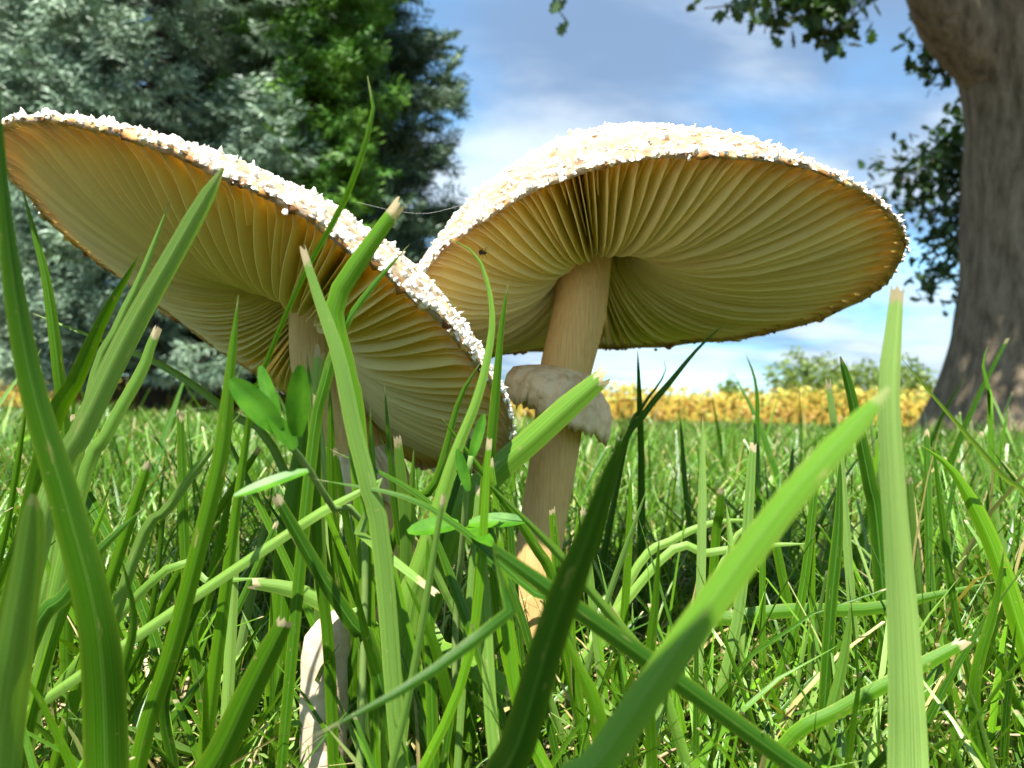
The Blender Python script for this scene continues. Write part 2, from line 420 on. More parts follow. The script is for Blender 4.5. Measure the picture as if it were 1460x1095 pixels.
def build_cap(cap, root, seed):
    org = np.array(root.location)
    rg = random.Random(seed)
    NP, NT = 200, 30
    ts = np.r_[np.linspace(0.02, 0.9, NT - 6), np.linspace(0.92, 1.0, 6)]
    v, f = [], []
    for i, t in enumerate(ts):
        for k in range(NP):
            ph = 2 * math.pi * k / NP
            p = cap.pt(t, ph, cap.h_top(t))
            q = Vector(p * 1000)
            d = 0.0011 * noise.noise(q * 0.22) + 0.0008 * noise.noise(q * 0.6)
            v.append(p + cap.a * d * (0.4 if t > .97 else 1))
    base = len(v)
    for i, t in enumerate(ts):
        for k in range(NP):
            v.append(cap.pt(t * 0.992, 2 * math.pi * k / NP, cap.h_flesh(t)))
    for s0, flip in ((0, False), (base, True)):
        for i in range(NT - 1):
            for k in range(NP):
                q = [s0 + i * NP + k, s0 + i * NP + (k + 1) % NP, s0 + (i + 1) * NP + (k + 1) % NP, s0 + (i + 1) * NP + k]
                f.append(q[::-1] if flip else q)
    for k in range(NP):
        a, b = (NT - 1) * NP + k, (NT - 1) * NP + (k + 1) % NP
        f.append([a, b, base + b, base + a])
    f.append([k for k in range(NP)][::-1]); f.append([base + k for k in range(NP)])
    co = mesh_obj("cap", v, f, M_CAP, root, origin=org, attrs=dict(thin=list(np.repeat(ts, NP)) * 2))
    co["label"] = "domed white cap covered in shaggy scales"
    co.data.materials.append(M_FLESH)
    for p in co.data.polygons:
        if all(i >= base for i in p.vertices): p.material_index = 1
    # torn brown margin hanging below the rim
    v, f = [], []; NM = 520
    for k in range(NM):
        ph = 2 * math.pi * k / NM
        n1 = noise.noise(Vector((math.cos(ph) * 30, math.sin(ph) * 30, seed)))
        n2 = noise.noise(Vector((math.cos(ph) * 7, math.sin(ph) * 7, seed + 3)))
        dp = cap.r * max(0.003, 0.015 + 0.022 * max(n1, -.3) + 0.016 * n2 + rg.uniform(-.006, .006))
        v += [cap.pt(0.998, ph, -.0002), cap.pt(0.9975 + 0.003 * n1, ph, -dp * .5), cap.pt(0.990 + 0.010 * n1, ph, -dp),
              cap.pt(0.990 + 0.010 * n1, ph, -dp * .97), cap.pt(0.985, ph, -dp * .3), cap.pt(0.975, ph, cap.h_flesh(.975))]
    for k in range(NM):
        for j in range(5):
            f.append([k * 6 + j, k * 6 + j + 1, ((k + 1) % NM) * 6 + j + 1, ((k + 1) % NM) * 6 + j])
    mo = mesh_obj("cap_margin", v, f, M_MARGIN, root, origin=org)
    mo["label"] = "torn brown edge where the gills meet the cap"
    # gills, each one a thin wedge of its own
    NG = 100
    for k in range(NG * 2):
        full = k % 2 == 0
        ph0 = 2 * math.pi * (k + rg.uniform(-.22, .22)) / (NG * 2)
        t0 = rg.uniform(.145, .165) if full else rg.choice([rg.uniform(.30, .55), rg.uniform(.55, .78)])
        n = 12 if full else 9
        tt = np.linspace(t0, 0.985, n); vv, ff, al, dn = [], [], [], []
        wob, wf, ws = rg.uniform(.2, 1.0), rg.uniform(6, 13), rg.uniform(0, 6)
        dep = rg.uniform(.96, 1.03) if full else rg.uniform(.72, .95)
        lean = rg.uniform(-.14, .14)
        for i, t in enumerate(tt):
            hg, hf = cap.h_gill(t), cap.h_flesh(t)
            e = (t - t0) / (0.985 - t0)
            d = (hf - hg) * dep
            if not full: d *= min(1.0, (e + .03) * 4.5) ** .7
            hb = hf - max(d, .0006)
            R = cap.r * t
            side = 0.00018 * wob * math.sin(wf * t + ws)
            low = side + lean * 0.0018 * min(1, e * 4)
            for h, half, off, dd in ((hf + .0008, .00042, side * .3, 0), (hb, .00012, low, 1)):
                for sg in (-1, 1):
                    vv.append(cap.pt(t, ph0 + (off + sg * half) / R, h)); al.append(e if full else t); dn.append(dd)
        for i in range(n - 1):
            a, b = i * 4, i * 4 + 4
            ff += [[a, b, b + 2, a + 2], [a + 1, a + 3, b + 3, b + 1], [a + 2, b + 2, b + 3, a + 3]]
        ff += [[0, 2, 3, 1], [4 * n - 4, 4 * n - 3, 4 * n - 1, 4 * n - 2]]
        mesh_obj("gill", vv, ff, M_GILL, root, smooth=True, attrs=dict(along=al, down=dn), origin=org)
    # shaggy scales: larger ones singly, the fine fringe of crumbs joined
    def scale_geo(r_, size, high):
        pts = []; kk = r_.randint(5, 7)
        for ring, (rr, zz) in enumerate(((1.0, -.25), (.72, .55), (.30, 1.0))):
            for j in range(kk):
                a = 2 * math.pi * j / kk + ring * .3
                q = rr * size * r_.uniform(.65, 1.25)
                pts.append((q * math.cos(a), q * math.sin(a), zz * high * r_.uniform(.55, 1.35)))
        fc = [[i * kk + j, i * kk + (j + 1) % kk, (i + 1) * kk + (j + 1) % kk, (i + 1) * kk + j] for i in range(2) for j in range(kk)]
        fc.append([2 * kk + j for j in range(kk)])
        return np.array(pts), fc
    def frame(t, ph):
        p = cap.pt(t, ph, cap.h_top(t))
        e1 = cap.pt(min(t + .01, 1.0), ph, cap.h_top(min(t + .01, 1.0))) - cap.pt(t - .01, ph, cap.h_top(t - .01))
        e2 = cap.pt(t, ph + .01, cap.h_top(t)) - cap.pt(t, ph - .01, cap.h_top(t))
        e1, e2 = norm(e1), norm(e2); nn = norm(np.cross(e1, e2))
        if nn @ cap.a < 0: nn = -nn
        return p, e1, np.cross(nn, e1), nn
    temps = []
    for q in range(7):
        g = scale_geo(rg, .0023, .0007)
        o = mesh_obj("scale", g[0], g[1], M_SCALE, None, smooth=True); temps.append(o)
    for k in range(150):
        o = temps[k] if k < 7 else temps[k % 7].copy()
        if k >= 7: COL.objects.link(o)
        t = math.sqrt(rg.uniform(.05, .98)); ph = rg.uniform(0, 2 * math.pi)
        p, e1, e2, nn = frame(t, ph)
        up = norm(nn + e1 * rg.uniform(.0, .5)); e1b = norm(e1 - up * (e1 @ up)); e2b = np.cross(up, e1b)
        s = rg.uniform(.7, 1.35)
        mm = Matrix.Identity(4)
        for i in range(3):
            mm[i][0], mm[i][1], mm[i][2], mm[i][3] = e1b[i] * s, e2b[i] * s, up[i] * s * rg.uniform(.8, 1.4), p[i] - org[i]
        o.parent = root; o.matrix_local = mm
    av, af = [], []
    for k in range(3100):
        t = math.sqrt(rg.uniform(.03, 1.0)); ph = rg.uniform(0, 2 * math.pi)
        if rg.random() < .22: t = rg.uniform(.93, 1.0)
        t = min(t, .998)
        p, e1, e2, nn = frame(t, ph)
        pts, fc = scale_geo(rg, rg.uniform(.0005, .0015), rg.uniform(.0003, .0008) * (2.4 if rg.random() < .12 else 1))
        lean = e1 * rg.uniform(-.2, .8)
        b0 = len(av)
        for q in pts: av.append(p + q[0] * e1 + q[1] * e2 + q[2] * (nn + lean))
        af += [[b0 + i for i in x] for x in fc]
    for k in range(420):                                  # crumbs hanging over the edge
        ph = rg.uniform(0, 2 * math.pi); p, e1, e2, nn = frame(.99, ph)
        p = cap.pt(rg.uniform(.992, 1.004), ph, rg.uniform(-.0012, .0006) * (2.2 if rg.random() < .1 else 1))
        pts, fc = scale_geo(rg, rg.uniform(.0004, .0011), rg.uniform(.0003, .0008)); b0 = len(av)
        for q in pts: av.append(p + q[0] * e1 + q[1] * e2 + q[2] * nn)
        af += [[b0 + i for i in x] for x in fc]
    so = mesh_obj("fine_scales", av, af, M_SCALE, root, smooth=True, origin=org)
    so["kind"] = "stuff"

def build_stem(root, path, radii, seed, sides=28):
    org = np.array(root.location)
    P = catmull(path, 34); R = np.interp(np.linspace(0, 1, 34), np.linspace(0, 1, len(radii)), radii)
    v, f = tube(P, R, sides, lambda i, k: 0.035 * noise.noise(Vector((k * .9, i * .12, seed))) + .02 * noise.noise(Vector((k * 2.1, i * .5, seed))))
    mesh_obj("stem", v, f, M_STEM, root, origin=org)
    return P, R

def build_ring(root, centre, axis, r_in, r_out, seed, droop):
    org = np.array(root.location); a = norm(axis)
    u = norm(np.array([1, 0, 0]) - a * a[0]); w = np.cross(a, u)
    g = r_out - r_in
    prof = [(r_in * .8, .0022), (r_in * 1.1, .0008), (r_in + g * .45, -.0008), (r_in + g * .85, -.0030), (r_out, -.0066),
            (r_out * 1.01, -.0105), (r_out * .985, -.0142), (r_out * .955, -.0138), (r_out * .94, -.0100), (r_out * .90, -.0066), (r_in + g * .45, -.0034), (r_in * 1.02, -.0018), (r_in * .8, -.0012)]
    N = 120; v, f = [], []
    for k in range(N):
        ph = 2 * math.pi * k / N
        cx, cy_ = math.cos(ph), math.sin(ph)
        n1 = noise.noise(Vector((cx * 2.2, cy_ * 2.2, seed))); n2 = noise.noise(Vector((cx * 9, cy_ * 9, seed)))
        n3 = noise.noise(Vector((cx * 24, cy_ * 24, seed)))
        for j, (rr, zz) in enumerate(prof):
            e = max(0, (rr - r_in) / (r_out - r_in))
            r2 = r_in + (rr - r_in) * (1 + .20 * n1 + .12 * n2) if rr > r_in else rr
            z2 = zz - droop * e * (0.5 + .5 * math.cos(ph + .35)) ** 1.5 + e * (.0022 * n1 + .0018 * n2)
            if 5 <= j <= 7: z2 += -.0034 * abs(n3) ** .7 * (1 if n3 > 0 else -.4) - .0022 * n2; r2 *= 1 + .05 * n3
            v.append(centre + r2 * (cx * u + cy_ * w) + z2 * a)
    m_ = len(prof)
    for k in range(N):
        for j in range(m_ - 1):
            f.append([k * m_ + j, k * m_ + j + 1, ((k + 1) % N) * m_ + j + 1, ((k + 1) % N) * m_ + j])
    o = mesh_obj("ring", v, f, M_RING, root, origin=org)
    o["label"] = "thick torn collar with a ragged drooping edge"

capR = Cap(FITS["right"], 2.0); capL = Cap(FITS["left"], 5.0)
bR = at(766, 800, .268); bR = np.array([bR[0] - .003, bR[1], -.004])
rootR = empty("mushroom", (bR[0], bR[1], 0))
tag(rootR, "upright mushroom with wide white scaly cap, tan gills and ragged collar on its stem", "mushroom", "mushrooms in the lawn")
build_cap(capR, rootR, 21)
topR = capR.C + capR.a * capR.h_flesh(.1)
at_top = at(832, 405, .27); ringc = at(806, 531, .269)
build_stem(rootR, [bR, at(768, 790, .268), at(790, 650, .269), ringc, at(828, 430, .27), topR + .002 * capR.a], [.0105, .0088, .0083, .0086, .0094, .0098, .012], 3)
build_ring(rootR, ringc, norm(at_top - ringc), .0086, .0200, 4.0, .008)

bL = at(560, 800, .238); bL = np.array([bL[0] + .002, bL[1], -.004])
rootL = empty("mushroom", (bL[0], bL[1], 0))
tag(rootL, "tilted mushroom whose broad cap leans over into the grass, its gills facing out", "mushroom", "mushrooms in the lawn")
build_cap(capL, rootL, 22)
topL = capL.C + capL.a * capL.h_flesh(.1)
rc2 = at(512, 645, .238)
build_stem(rootL, [bL, at(552, 770, .238), rc2, at(462, 545, .236), topL + .002 * capL.a], [.0098, .0085, .0082, .0085, .011], 8)
build_ring(rootL, rc2, norm(topL - rc2), .0080, .0128, 6.0, .002)

# pale stub of a third mushroom
sb = at(454, 1200, .170); sb = np.array([sb[0], sb[1], -.003])
rootS = empty("mushroom_stub", (sb[0], sb[1], 0))
tag(rootS, "short pale mushroom stub lit by the sun low among grass blades", "mushroom stub")
pth = [sb, sb + [0.0006, 0, .018], sb + [.0002, 0, .036], sb + [0.0002, .0006, .050], sb + [.0004, .0008, .0565]]
v, f = tube(catmull(pth, 22), np.interp(np.linspace(0, 1, 22), [0, .3, .6, .85, .95, 1], [.0046, .0048, .0053, .0055, .0051, .0024]), 26,
            lambda i, k: .14 * noise.noise(Vector((k * .35, i * .16, 3))) + .05 * noise.noise(Vector((k * 1.1, i * .5, 3))))
v = [p + np.array([0, 0, max(0, p[2] - .042) * (p[0] - sb[0]) * 60]) for p in v]
mesh_obj("stem", v, f, M_STUB, rootS, origin=np.array(rootS.location))
cv, cf = tube(catmull([sb + [.0005, -.0022, .003], sb + [.0006, -.0030, .020], sb + [.0008, -.0024, .034]], 10), [.0030, .0034, .0036, .0037, .0037, .0036, .0034, .0029, .0020, .0006], 14)
mesh_obj("side_bulge", cv, cf, M_STUB, rootS, origin=np.array(rootS.location))

# ------------------------------------------------------------------ single grass blades
def ribbon(P, widths, twist0, twist1, fold, across, tipcut):
    n = len(P); T = np.gradient(P, axis=0); verts, al, ac = [], [], []
    L = np.r_[0, np.cumsum(np.linalg.norm(np.diff(P, axis=0), axis=1))]; L /= L[-1]
    for i in range(n):
        t = norm(T[i]); view = norm(P[i] - CAM)
        s = norm(np.cross(t, view)); nn = np.cross(s, t)
        a = twist0 + (twist1 - twist0) * L[i]
        s2 = s * math.cos(a) + nn * math.sin(a); n2 = np.cross(s2, t)
        for j in range(across):
            q = j / (across - 1) * 2 - 1
            p = P[i] + s2 * q * widths[i] * .5 + n2 * widths[i] * fold * (abs(q) ** 1.05)
            if tipcut and i == n - 1: p = p + t * widths[i] * 1.1 * noise.noise(Vector((j * 1.7, P[0][0] * 900, P[0][1] * 700)))
            verts.append(p); al.append(L[i]); ac.append(j / (across - 1))
    faces = np.array([[i * across + j, i * across + j + 1, (i + 1) * across + j + 1, (i + 1) * across + j]
                      for i in range(n - 1) for j in range(across - 1)])
    return verts, faces, al, ac

def blade(pts, w, Y0, Y1, label, tip='point', rnd=.5, pale=0., twist=None, group=None, name="grass_blade", fold=.16, n=30, cat="grass blade", front=True):
    px = np.array(pts, float)
    seg = np.r_[0, np.cumsum(np.linalg.norm(np.diff(px, axis=0), axis=1))]; seg /= seg[-1]
    Ys = [Y0 + (Y1 - Y0) * s for s in seg]
    if front:
        fine = catmull(np.c_[px, Ys], 24)
        k = min(clear_depth(x, y, Y) / Y for x, y, Y in fine)
        Ys = [Y * k for Y in Ys]
    P = np.array([at(x, y, Y) for (x, y), Y in zip(px, Ys)])
    if P[0][2] > .002:                                    # carry the blade on down to its root in the soil
        d = norm(norm(P[0] - P[1]) + np.array([0, 0, -1.15])); s = (P[0][2] + .004) / -d[2]
        root = P[0] + d * s
        P = np.vstack([root, P]); px = np.vstack([px[0], px])
    Q = catmull(P, n)
    Q = Q[Q[:, 2] > -.01]
    sd = np.array(SUN_DIR)
    for hz in (.025, .037, .048):                         # the stub stays in the sun
        rel = Q - np.array([sb[0], sb[1], hz]); k = rel @ sd
        dist = np.linalg.norm(rel - np.outer(k, sd), axis=1)
        if (dist[k > .008] < .0075).any() if (k > .008).any() else False:
            if group: return None
            print("shades stub:", label)
    n = len(Q); s = np.linspace(0, 1, n)
    wp = np.array(w, float) if hasattr(w, '__len__') else np.array([w * .75, w, w * .95, w * .8])
    wpx = np.interp(s, np.linspace(0, 1, len(wp)), wp)
    wid = wpx * np.clip(np.interp(s, [0, 1], [Q[0][1], Q[-1][1]]), .05, 9) / F
    if tip == 'point': wid = wid * np.interp(s, [0, .80, .93, 1.0], [1, 1, .6, .03])
    elif tip == 'blunt': wid = wid * np.interp(s, [0, .93, .98, 1.0], [1, 1, .75, .2])
    elif tip == 'cut': wid = wid * np.interp(s, [0, .9, 1.0], [1, 1, .72])
    h = random.Random(str(pts))
    a0 = h.uniform(-.35, .35) if twist is None else twist[0]; a1 = a0 + h.uniform(-.5, .5) if twist is None else twist[1]
    v, f, al, ac = ribbon(Q, wid, a0, a1, fold, 7, tip == 'cut')
    k = len(v); org = (Q[0][0], Q[0][1], 0.0)
    o = mesh_obj(name, v, f, G_HERO, None, attrs=dict(along=al, across=ac, rnd=[rnd] * k, cut=[1.0 if tip == 'cut' else .35] * k, pale=[pale] * k), origin=org)
    return tag(o, label, cat, group or "tall grass blades around the mushrooms")

_cp = []
for c_ in (capL, capR):
    for t_ in np.linspace(.2, 1.0, 26):
        for k_ in range(160):
            p_ = 2 * math.pi * k_ / 160
            _cp += [c_.pt(t_, p_, c_.h_top(t_) + .001), c_.pt(t_, p_, c_.h_gill(t_))]
_cp = np.array(_cp); _cq = proj(_cp)
def clear_depth(x, y, Y):
    """depth that keeps a blade seen at (x, y) in front of the caps"""
    m_ = (np.abs(_cq[:, 0] - x) < 16) & (np.abs(_cq[:, 1] - y) < 16)
    return min(Y, _cp[m_, 1].min() - .006) if m_.any() else Y
B = blade
B([(152, 1110), (140, 900), (95, 720), (48, 560), (18, 400), (2, 240), (-4, 90)], [62, 62, 58, 48, 36, 25, 16], .125, .100, "long broad grass blade arching past the outer edge of the tilted cap", rnd=.35)
B([(-5, 1110), (18, 930), (38, 800), (48, 705)], [64, 62, 54, 34], .11, .095, "very broad pale grass blade rising to a blunt tip beside the long arching blade", 'blunt', .62, .25)
B([(40, 920), (90, 850), (140, 785), (205, 724)], [24, 28, 26, 14], .15, .14, "dark narrow blade crossing in front of the long arching blade", rnd=.1)
B([(62, 745), (120, 610), (185, 475), (250, 360), (318, 240)], [20, 26, 32, 32, 24], .175, .165, "pale ribbed blade slanting up across the tilted cap's gills to its brown edge", 'blunt', .6, .55, twist=(.1, -.1))
B([(120, 600), (165, 470), (200, 395), (243, 284)], [14, 16, 17, 13], .20, .19, "thin blade with a pale joint beside the slanting ribbed blade", rnd=.45, pale=.3)
B([(60, 660), (110, 540), (150, 450), (203, 357)], [22, 27, 26, 16], .175, .165, "bright green blade leaning below the tilted cap's lower edge", rnd=.5)
B([(92, 650), (82, 520), (66, 400), (48, 330), (30, 262)], [16, 18, 18, 15, 11], .2, .19, "upright green blade in front of the tilted cap's outer end", rnd=.55)
B([(405, 668), (330, 590), (240, 525), (150, 487), (45, 446)], [13, 14, 14, 12, 8], .205, .20, "long thin blade lying slantwise through the grass under the tilted cap", rnd=.45, pale=.25)
B([(352, 620), (372, 540), (405, 455), (440, 380), (490, 290), (520, 210), (533, 150), (524, 108)], [20, 20, 19, 16, 11, 7, 7, 10, 7], .195, .18, "tallest thin blade rising in front of the spruces with a swollen tip", 'blunt', .7)
B([(548, 810), (525, 690), (505, 610), (483, 505), (455, 425), (432, 354)], [18, 22, 26, 27, 23, 14], .140, .134, "pale dewy blade with a frayed cut tip before the tilted cap's gills", 'cut', .5, .35)
B([(512, 660), (492, 530), (476, 437), (520, 360), (570, 290)], [10, 14, 24, 31, 25], .152, .148, "broad cut blade leaning across the tilted cap's white edge", 'cut', .65)
B([(440, 680), (462, 550), (487, 473), (525, 415), (584, 348)], [12, 16, 18, 17, 12], .155, .15, "pointed blade beside the broad cut blade on the tilted cap's edge", rnd=.3)
B([(575, 900), (597, 815), (628, 715), (650, 645), (678, 575), (694, 515), (702, 455), (694, 400), (675, 360), (626, 333)], [46, 52, 52, 46, 34, 23, 16, 12, 9, 5], .158, .15, "broad pale blade whose thin tip hooks over at the upright cap's margin", rnd=.9, pale=.3, twist=(.0, .1), n=44)
B([(690, 730), (700, 640), (709, 540), (716, 460), (726, 398)], [17, 18, 17, 15, 12], .18, .172, "slim green blade standing straight before the gap between the two caps", rnd=.5)
B([(640, 765), (700, 680), (760, 625), (815, 575), (866, 532)], [34, 38, 40, 38, 34], .19, .185, "broad ribbed cut blade lying across the upright mushroom's stem and collar", 'cut', .75, .15, twist=(.05, .05))
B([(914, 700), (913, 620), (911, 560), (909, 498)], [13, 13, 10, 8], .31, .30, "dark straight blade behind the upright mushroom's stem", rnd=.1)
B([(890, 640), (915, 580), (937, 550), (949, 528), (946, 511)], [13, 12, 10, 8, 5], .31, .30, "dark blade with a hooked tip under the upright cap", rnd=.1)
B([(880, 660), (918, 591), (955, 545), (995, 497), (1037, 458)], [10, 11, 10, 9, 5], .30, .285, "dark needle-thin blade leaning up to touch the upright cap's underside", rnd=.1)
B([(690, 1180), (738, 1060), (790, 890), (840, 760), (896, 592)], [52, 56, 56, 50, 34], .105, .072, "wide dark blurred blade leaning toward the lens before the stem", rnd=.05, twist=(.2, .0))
B([(790, 1180), (850, 1090), (950, 945), (1040, 820), (1140, 690), (1268, 552)], [54, 54, 52, 52, 48, 38], .085, .075, "wide blurred light green blade slanting under the upright cap", 'blunt', .7, .1)
B([(1292, 1130), (1290, 1000), (1283, 850), (1272, 700), (1266, 560), (1273, 470), (1279, 408)], [62, 60, 56, 46, 36, 30, 24], .128, .118, "whitish upright flattened blade with a torn brown tip", 'cut', .7, .9)
B([(1490, 762), (1425, 675), (1350, 588), (1283, 509)], [10, 10, 9, 7], .18, .172, "stiff straw-pale stalk slanting down beside the oak trunk's foot", rnd=.8, pale=.6)
B([(1480, 1000), (1453, 891), (1419, 788), (1388, 720), (1354, 666), (1309, 632)], [22, 25, 27, 26, 22, 8], .175, .185, "arched bright blade with a pale midrib bending over below the oak", rnd=.85)
B([(1252, 760), (1240, 690), (1226, 620), (1211, 552), (1198, 508)], [24, 26, 24, 18, 10], .235, .23, "dark ribbed blade with a rounded tip before the distant bushes", 'blunt', .1)
B([(1200, 660), (1190, 600), (1182, 545)], [12, 13, 13], .23, .225, "short cut stalk with a white top beside the dark ribbed blade", 'cut', .6, .6)
B([(1413, 600), (1411, 560), (1402, 520), (1409, 492)], [9, 9, 9, 6], .32, .32, "small wavy blade in front of the oak trunk", rnd=.6)
B([(1080, 640), (1078, 551), (1063, 503)], [7, 7, 5], .36, .36, "lone thin blade standing against the sky above the yellow field", rnd=.2)
B([(975, 905), (1050, 880), (1130, 870), (1240, 868), (1337, 848), (1421, 829)], [16, 20, 21, 19, 17, 8], .215, .215, "long blade lying flat across the lawn behind the whitish blade", rnd=.35)
B([(1168, 1095), (1177, 985), (1186, 857), (1196, 750), (1198, 640)], [9, 13, 17, 17, 10], .17, .165, "dark upright blade with a straw-coloured foot", rnd=.15)
B([(1172, 1085), (1198, 965), (1209, 900), (1213, 857)], [14, 17, 16, 10], .16, .155, "short pale green blade beside the blade with the straw-coloured foot", rnd=.55, pale=.2)
B([(1110, 1075), (1200, 1011), (1290, 962), (1376, 915)], [18, 20, 20, 19], .155, .15, "round cut stalk leaning low behind the whitish upright blade", 'cut', .5)
B([(535, 905), (493, 881), (440, 850), (400, 838), (356, 832)], [24, 26, 25, 24, 21], .172, .17, "cut blade lying level above the pale stub, its tip browned", 'cut', .6, .3)
B([(270, 1160), (318, 1070), (350, 1000), (384, 930), (408, 884)], [38, 44, 44, 38, 30], .145, .14, "broad cut blade with a brown ragged end next to the pale stub", 'cut', .45)
B([(200, 1075), (245, 925), (296, 730), (316, 640), (328, 530), (340, 420)], [20, 23, 24, 24, 22, 15], .145, .135, "soft bright blade sweeping up in front of the tilted cap's shaded grass", rnd=.6)
B([(110, 715), (150, 620), (200, 530), (213, 495), (224, 468)], [22, 24, 22, 20, 18], .165, .16, "blade with a folded flat tip under the tilted cap's low edge", 'cut', .5, .2)
B([(190, 800), (240, 725), (291, 655), (349, 582)], [15, 17, 16, 10], .165, .16, "pale narrow blade leaning beside the folded blade", rnd=.6, pale=.45)
B([(402, 850), (408, 760), (420, 690), (434, 600), (440, 545)], [34, 36, 35, 28, 20], .195, .19, "broad upright blade behind the clover sprig with rounded leaflets", rnd=.5)
B([(512, 905), (482, 800), (462, 690), (450, 575), (457, 498)], [26, 27, 23, 18, 20], .185, .18, "shiny whitish folded blade next to the tilted mushroom's stem", 'cut', .7, .8)
B([(585, 900), (625, 925), (680, 955), (732, 985)], [20, 26, 30, 30], .19, .15, "broad striped cut blade lying low before the dark blurred blade", 'cut', .5, .2)
B([(1100, 745), (1083, 710), (1072, 665), (1064, 633)], [13, 14, 12, 6], .25, .245, "small arched blade in the lawn under the upright cap", rnd=.5)
B([(1020, 780), (1026, 735), (1029, 698)], [13, 13, 13], .24, .235, "short square-cut blade below the upright cap", 'cut', .6)
B([(560, 770), (620, 690), (655, 570), (690, 510)], [12, 14, 14, 9], .19, .185, "slim blade leaning against the tilted cap's low brown edge", rnd=.4)
B([(745, 880), (690, 790), (590, 700), (470, 640)], [12, 13, 12, 8], .165, .155, "dark thin stalk slanting across the broad pale blade", rnd=.15)
B([(800, 870), (760, 775), (700, 690), (625, 590)], [15, 17, 15, 8], .17, .16, "green pointed blade slanting toward the tilted cap from the stem's foot", rnd=.5)
B([(130, 1110), (165, 1040), (175, 960), (190, 880), (172, 790)], [14, 17, 16, 14, 8], .15, .13, "soft broad blade behind the long arching blade", rnd=.5)
B([(860, 1110), (850, 1010), (820, 940), (795, 880)], [26, 30, 26, 10], .13, .125, "blurred bright blade beside the wide dark blade's foot", rnd=.75)
B([(930, 1110), (925, 960), (935, 850), (940, 760)], [14, 17, 15, 8], .15, .135, "blurred upright blade between the two wide slanting blades", rnd=.6)
B([(580, 1110), (545, 990), (520, 900), (500, 800)], [14, 16, 15, 8], .16, .14, "tapering green blade close beside the pale stub", rnd=.6)
B([(655, 1110), (640, 1000), (615, 905), (575, 820)], [18, 20, 18, 8], .16, .145, "bright blade fanning up below the broad pale blade", rnd=.7)
B([(1400, 1110), (1390, 980), (1420, 860), (1432, 780)], [14, 17, 15, 8], .16, .15, "soft green blade under the arched blade with the pale midrib", rnd=.5)
B([(250, 1110), (235, 1000), (275, 880), (330, 770)], [13, 15, 14, 8], .16, .15, "dull green blade crossing the soft bright sweeping blade", rnd=.2)
def shade_blade(targets, s, w, label):
    """an added blade, out of view beside the lens, that blocks the sun from the blades in front"""
    d = np.array(SUN_DIR)
    P = [np.asarray(t) + d * q for t, q in zip(targets, s)]
    root = np.array([P[0][0] - .05, P[0][1] - .10, -.003])
    Q = catmull([root, (root + P[0]) / 2 + np.array([-.012, -.012, .02])] + P, 34)
    n = len(Q); wid = w * np.interp(np.linspace(0, 1, n), [0, .4, .9, 1], [.7, 1, .9, .1])
    T = np.gradient(Q, axis=0); v, al, ac = [], [], []
    for i in range(n):
        t = norm(T[i]); sd = norm(np.cross(t, d)); nn = np.cross(sd, t)
        for j in range(7):
            q = j / 3 - 1; v.append(Q[i] + sd * q * wid[i] / 2 + nn * wid[i] * .1 * abs(q)); al.append(i / (n - 1)); ac.append(j / 6)
    f = np.array([[i * 7 + j, i * 7 + j + 1, i * 7 + 8 + j, i * 7 + 7 + j] for i in range(n - 1) for j in range(6)])
    k = len(v)
    o = mesh_obj("grass_blade", v, f, G_HERO, attrs=dict(along=al, across=ac, rnd=[.3] * k, cut=[.3] * k, pale=[0.] * k), origin=(root[0], root[1], 0))  # added outside the view only for the shadow it casts
    tag(o, label, "grass blade", "tall grass blades around the mushrooms")
shade_blade([at(700, 1160, .106), at(738, 1060, .100), at(790, 890, .090), at(840, 760, .082), at(890, 610, .074)], [.12, .12, .12, .12, .12], .012, "added out-of-view blade arching over to shade the wide dark blurred blade")
shade_blade([at(800, 1170, .084), at(850, 1090, .083), at(930, 975, .081), at(1015, 855, .079)], [.13, .13, .13, .13], .012, "added out-of-view blade shading the foot of the light green slanting blade")
B([(800, 880), (778, 858), (728, 816), (660, 755), (578, 708), (448, 683)], [9, 11, 12, 12, 11, 8], .142, .138, "long dark stalk slanting low across the broad pale hooked blade", rnd=.12)
B([(470, 722), (500, 749), (560, 797), (620, 844)], [15, 15, 15, 14], .145, .140, "pale cut stalk pointing down beside the flat-leaved clover", 'cut', .75, .4)
B([(935, 955), (913, 928), (855, 860), (798, 793), (735, 728), (672, 666)], [16, 17, 17, 16, 14, 6], .150, .146, "light green blade slanting from the tilted cap down past the stem's foot", rnd=.7, pale=.25)
B([(530, 930), (508, 898), (453, 813), (393, 708)], [22, 24, 23, 18], .150, .142, "dark broad blade with a browned tip leaning over the pale stub", 'cut', .1)
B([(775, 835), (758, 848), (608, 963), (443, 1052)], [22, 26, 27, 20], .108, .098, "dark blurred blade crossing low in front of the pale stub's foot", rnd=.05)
B([(215, 830), (300, 828), (380, 824)], [13, 15, 9], .175, .172, "short level blade lying beside the cut blade with the browned tip", rnd=.5, pale=.2)
B([(940, 800), (1010, 788), (1080, 778), (1160, 775)], [11, 13, 12, 8], .235, .235, "thin pale blade lying level in the lawn behind the light slanting blade", rnd=.7, pale=.4)
B([(905, 815), (960, 770), (1020, 745), (1090, 742)], [10, 12, 12, 7], .25, .25, "curved pale straw bending over beside the upright mushroom's foot", rnd=.9, pale=.5)
B([(1130, 690), (1080, 745), (1035, 790)][::-1], [8, 8, 5], .235, .23, "whitish thin stem slanting up under the light slanting blade", rnd=.9, pale=.8)
B([(330, 1110), (360, 1060), (420, 1030), (480, 1060)], [12, 14, 13, 8], .17, .165, "small curled blade at the pale stub's foot", rnd=.7)
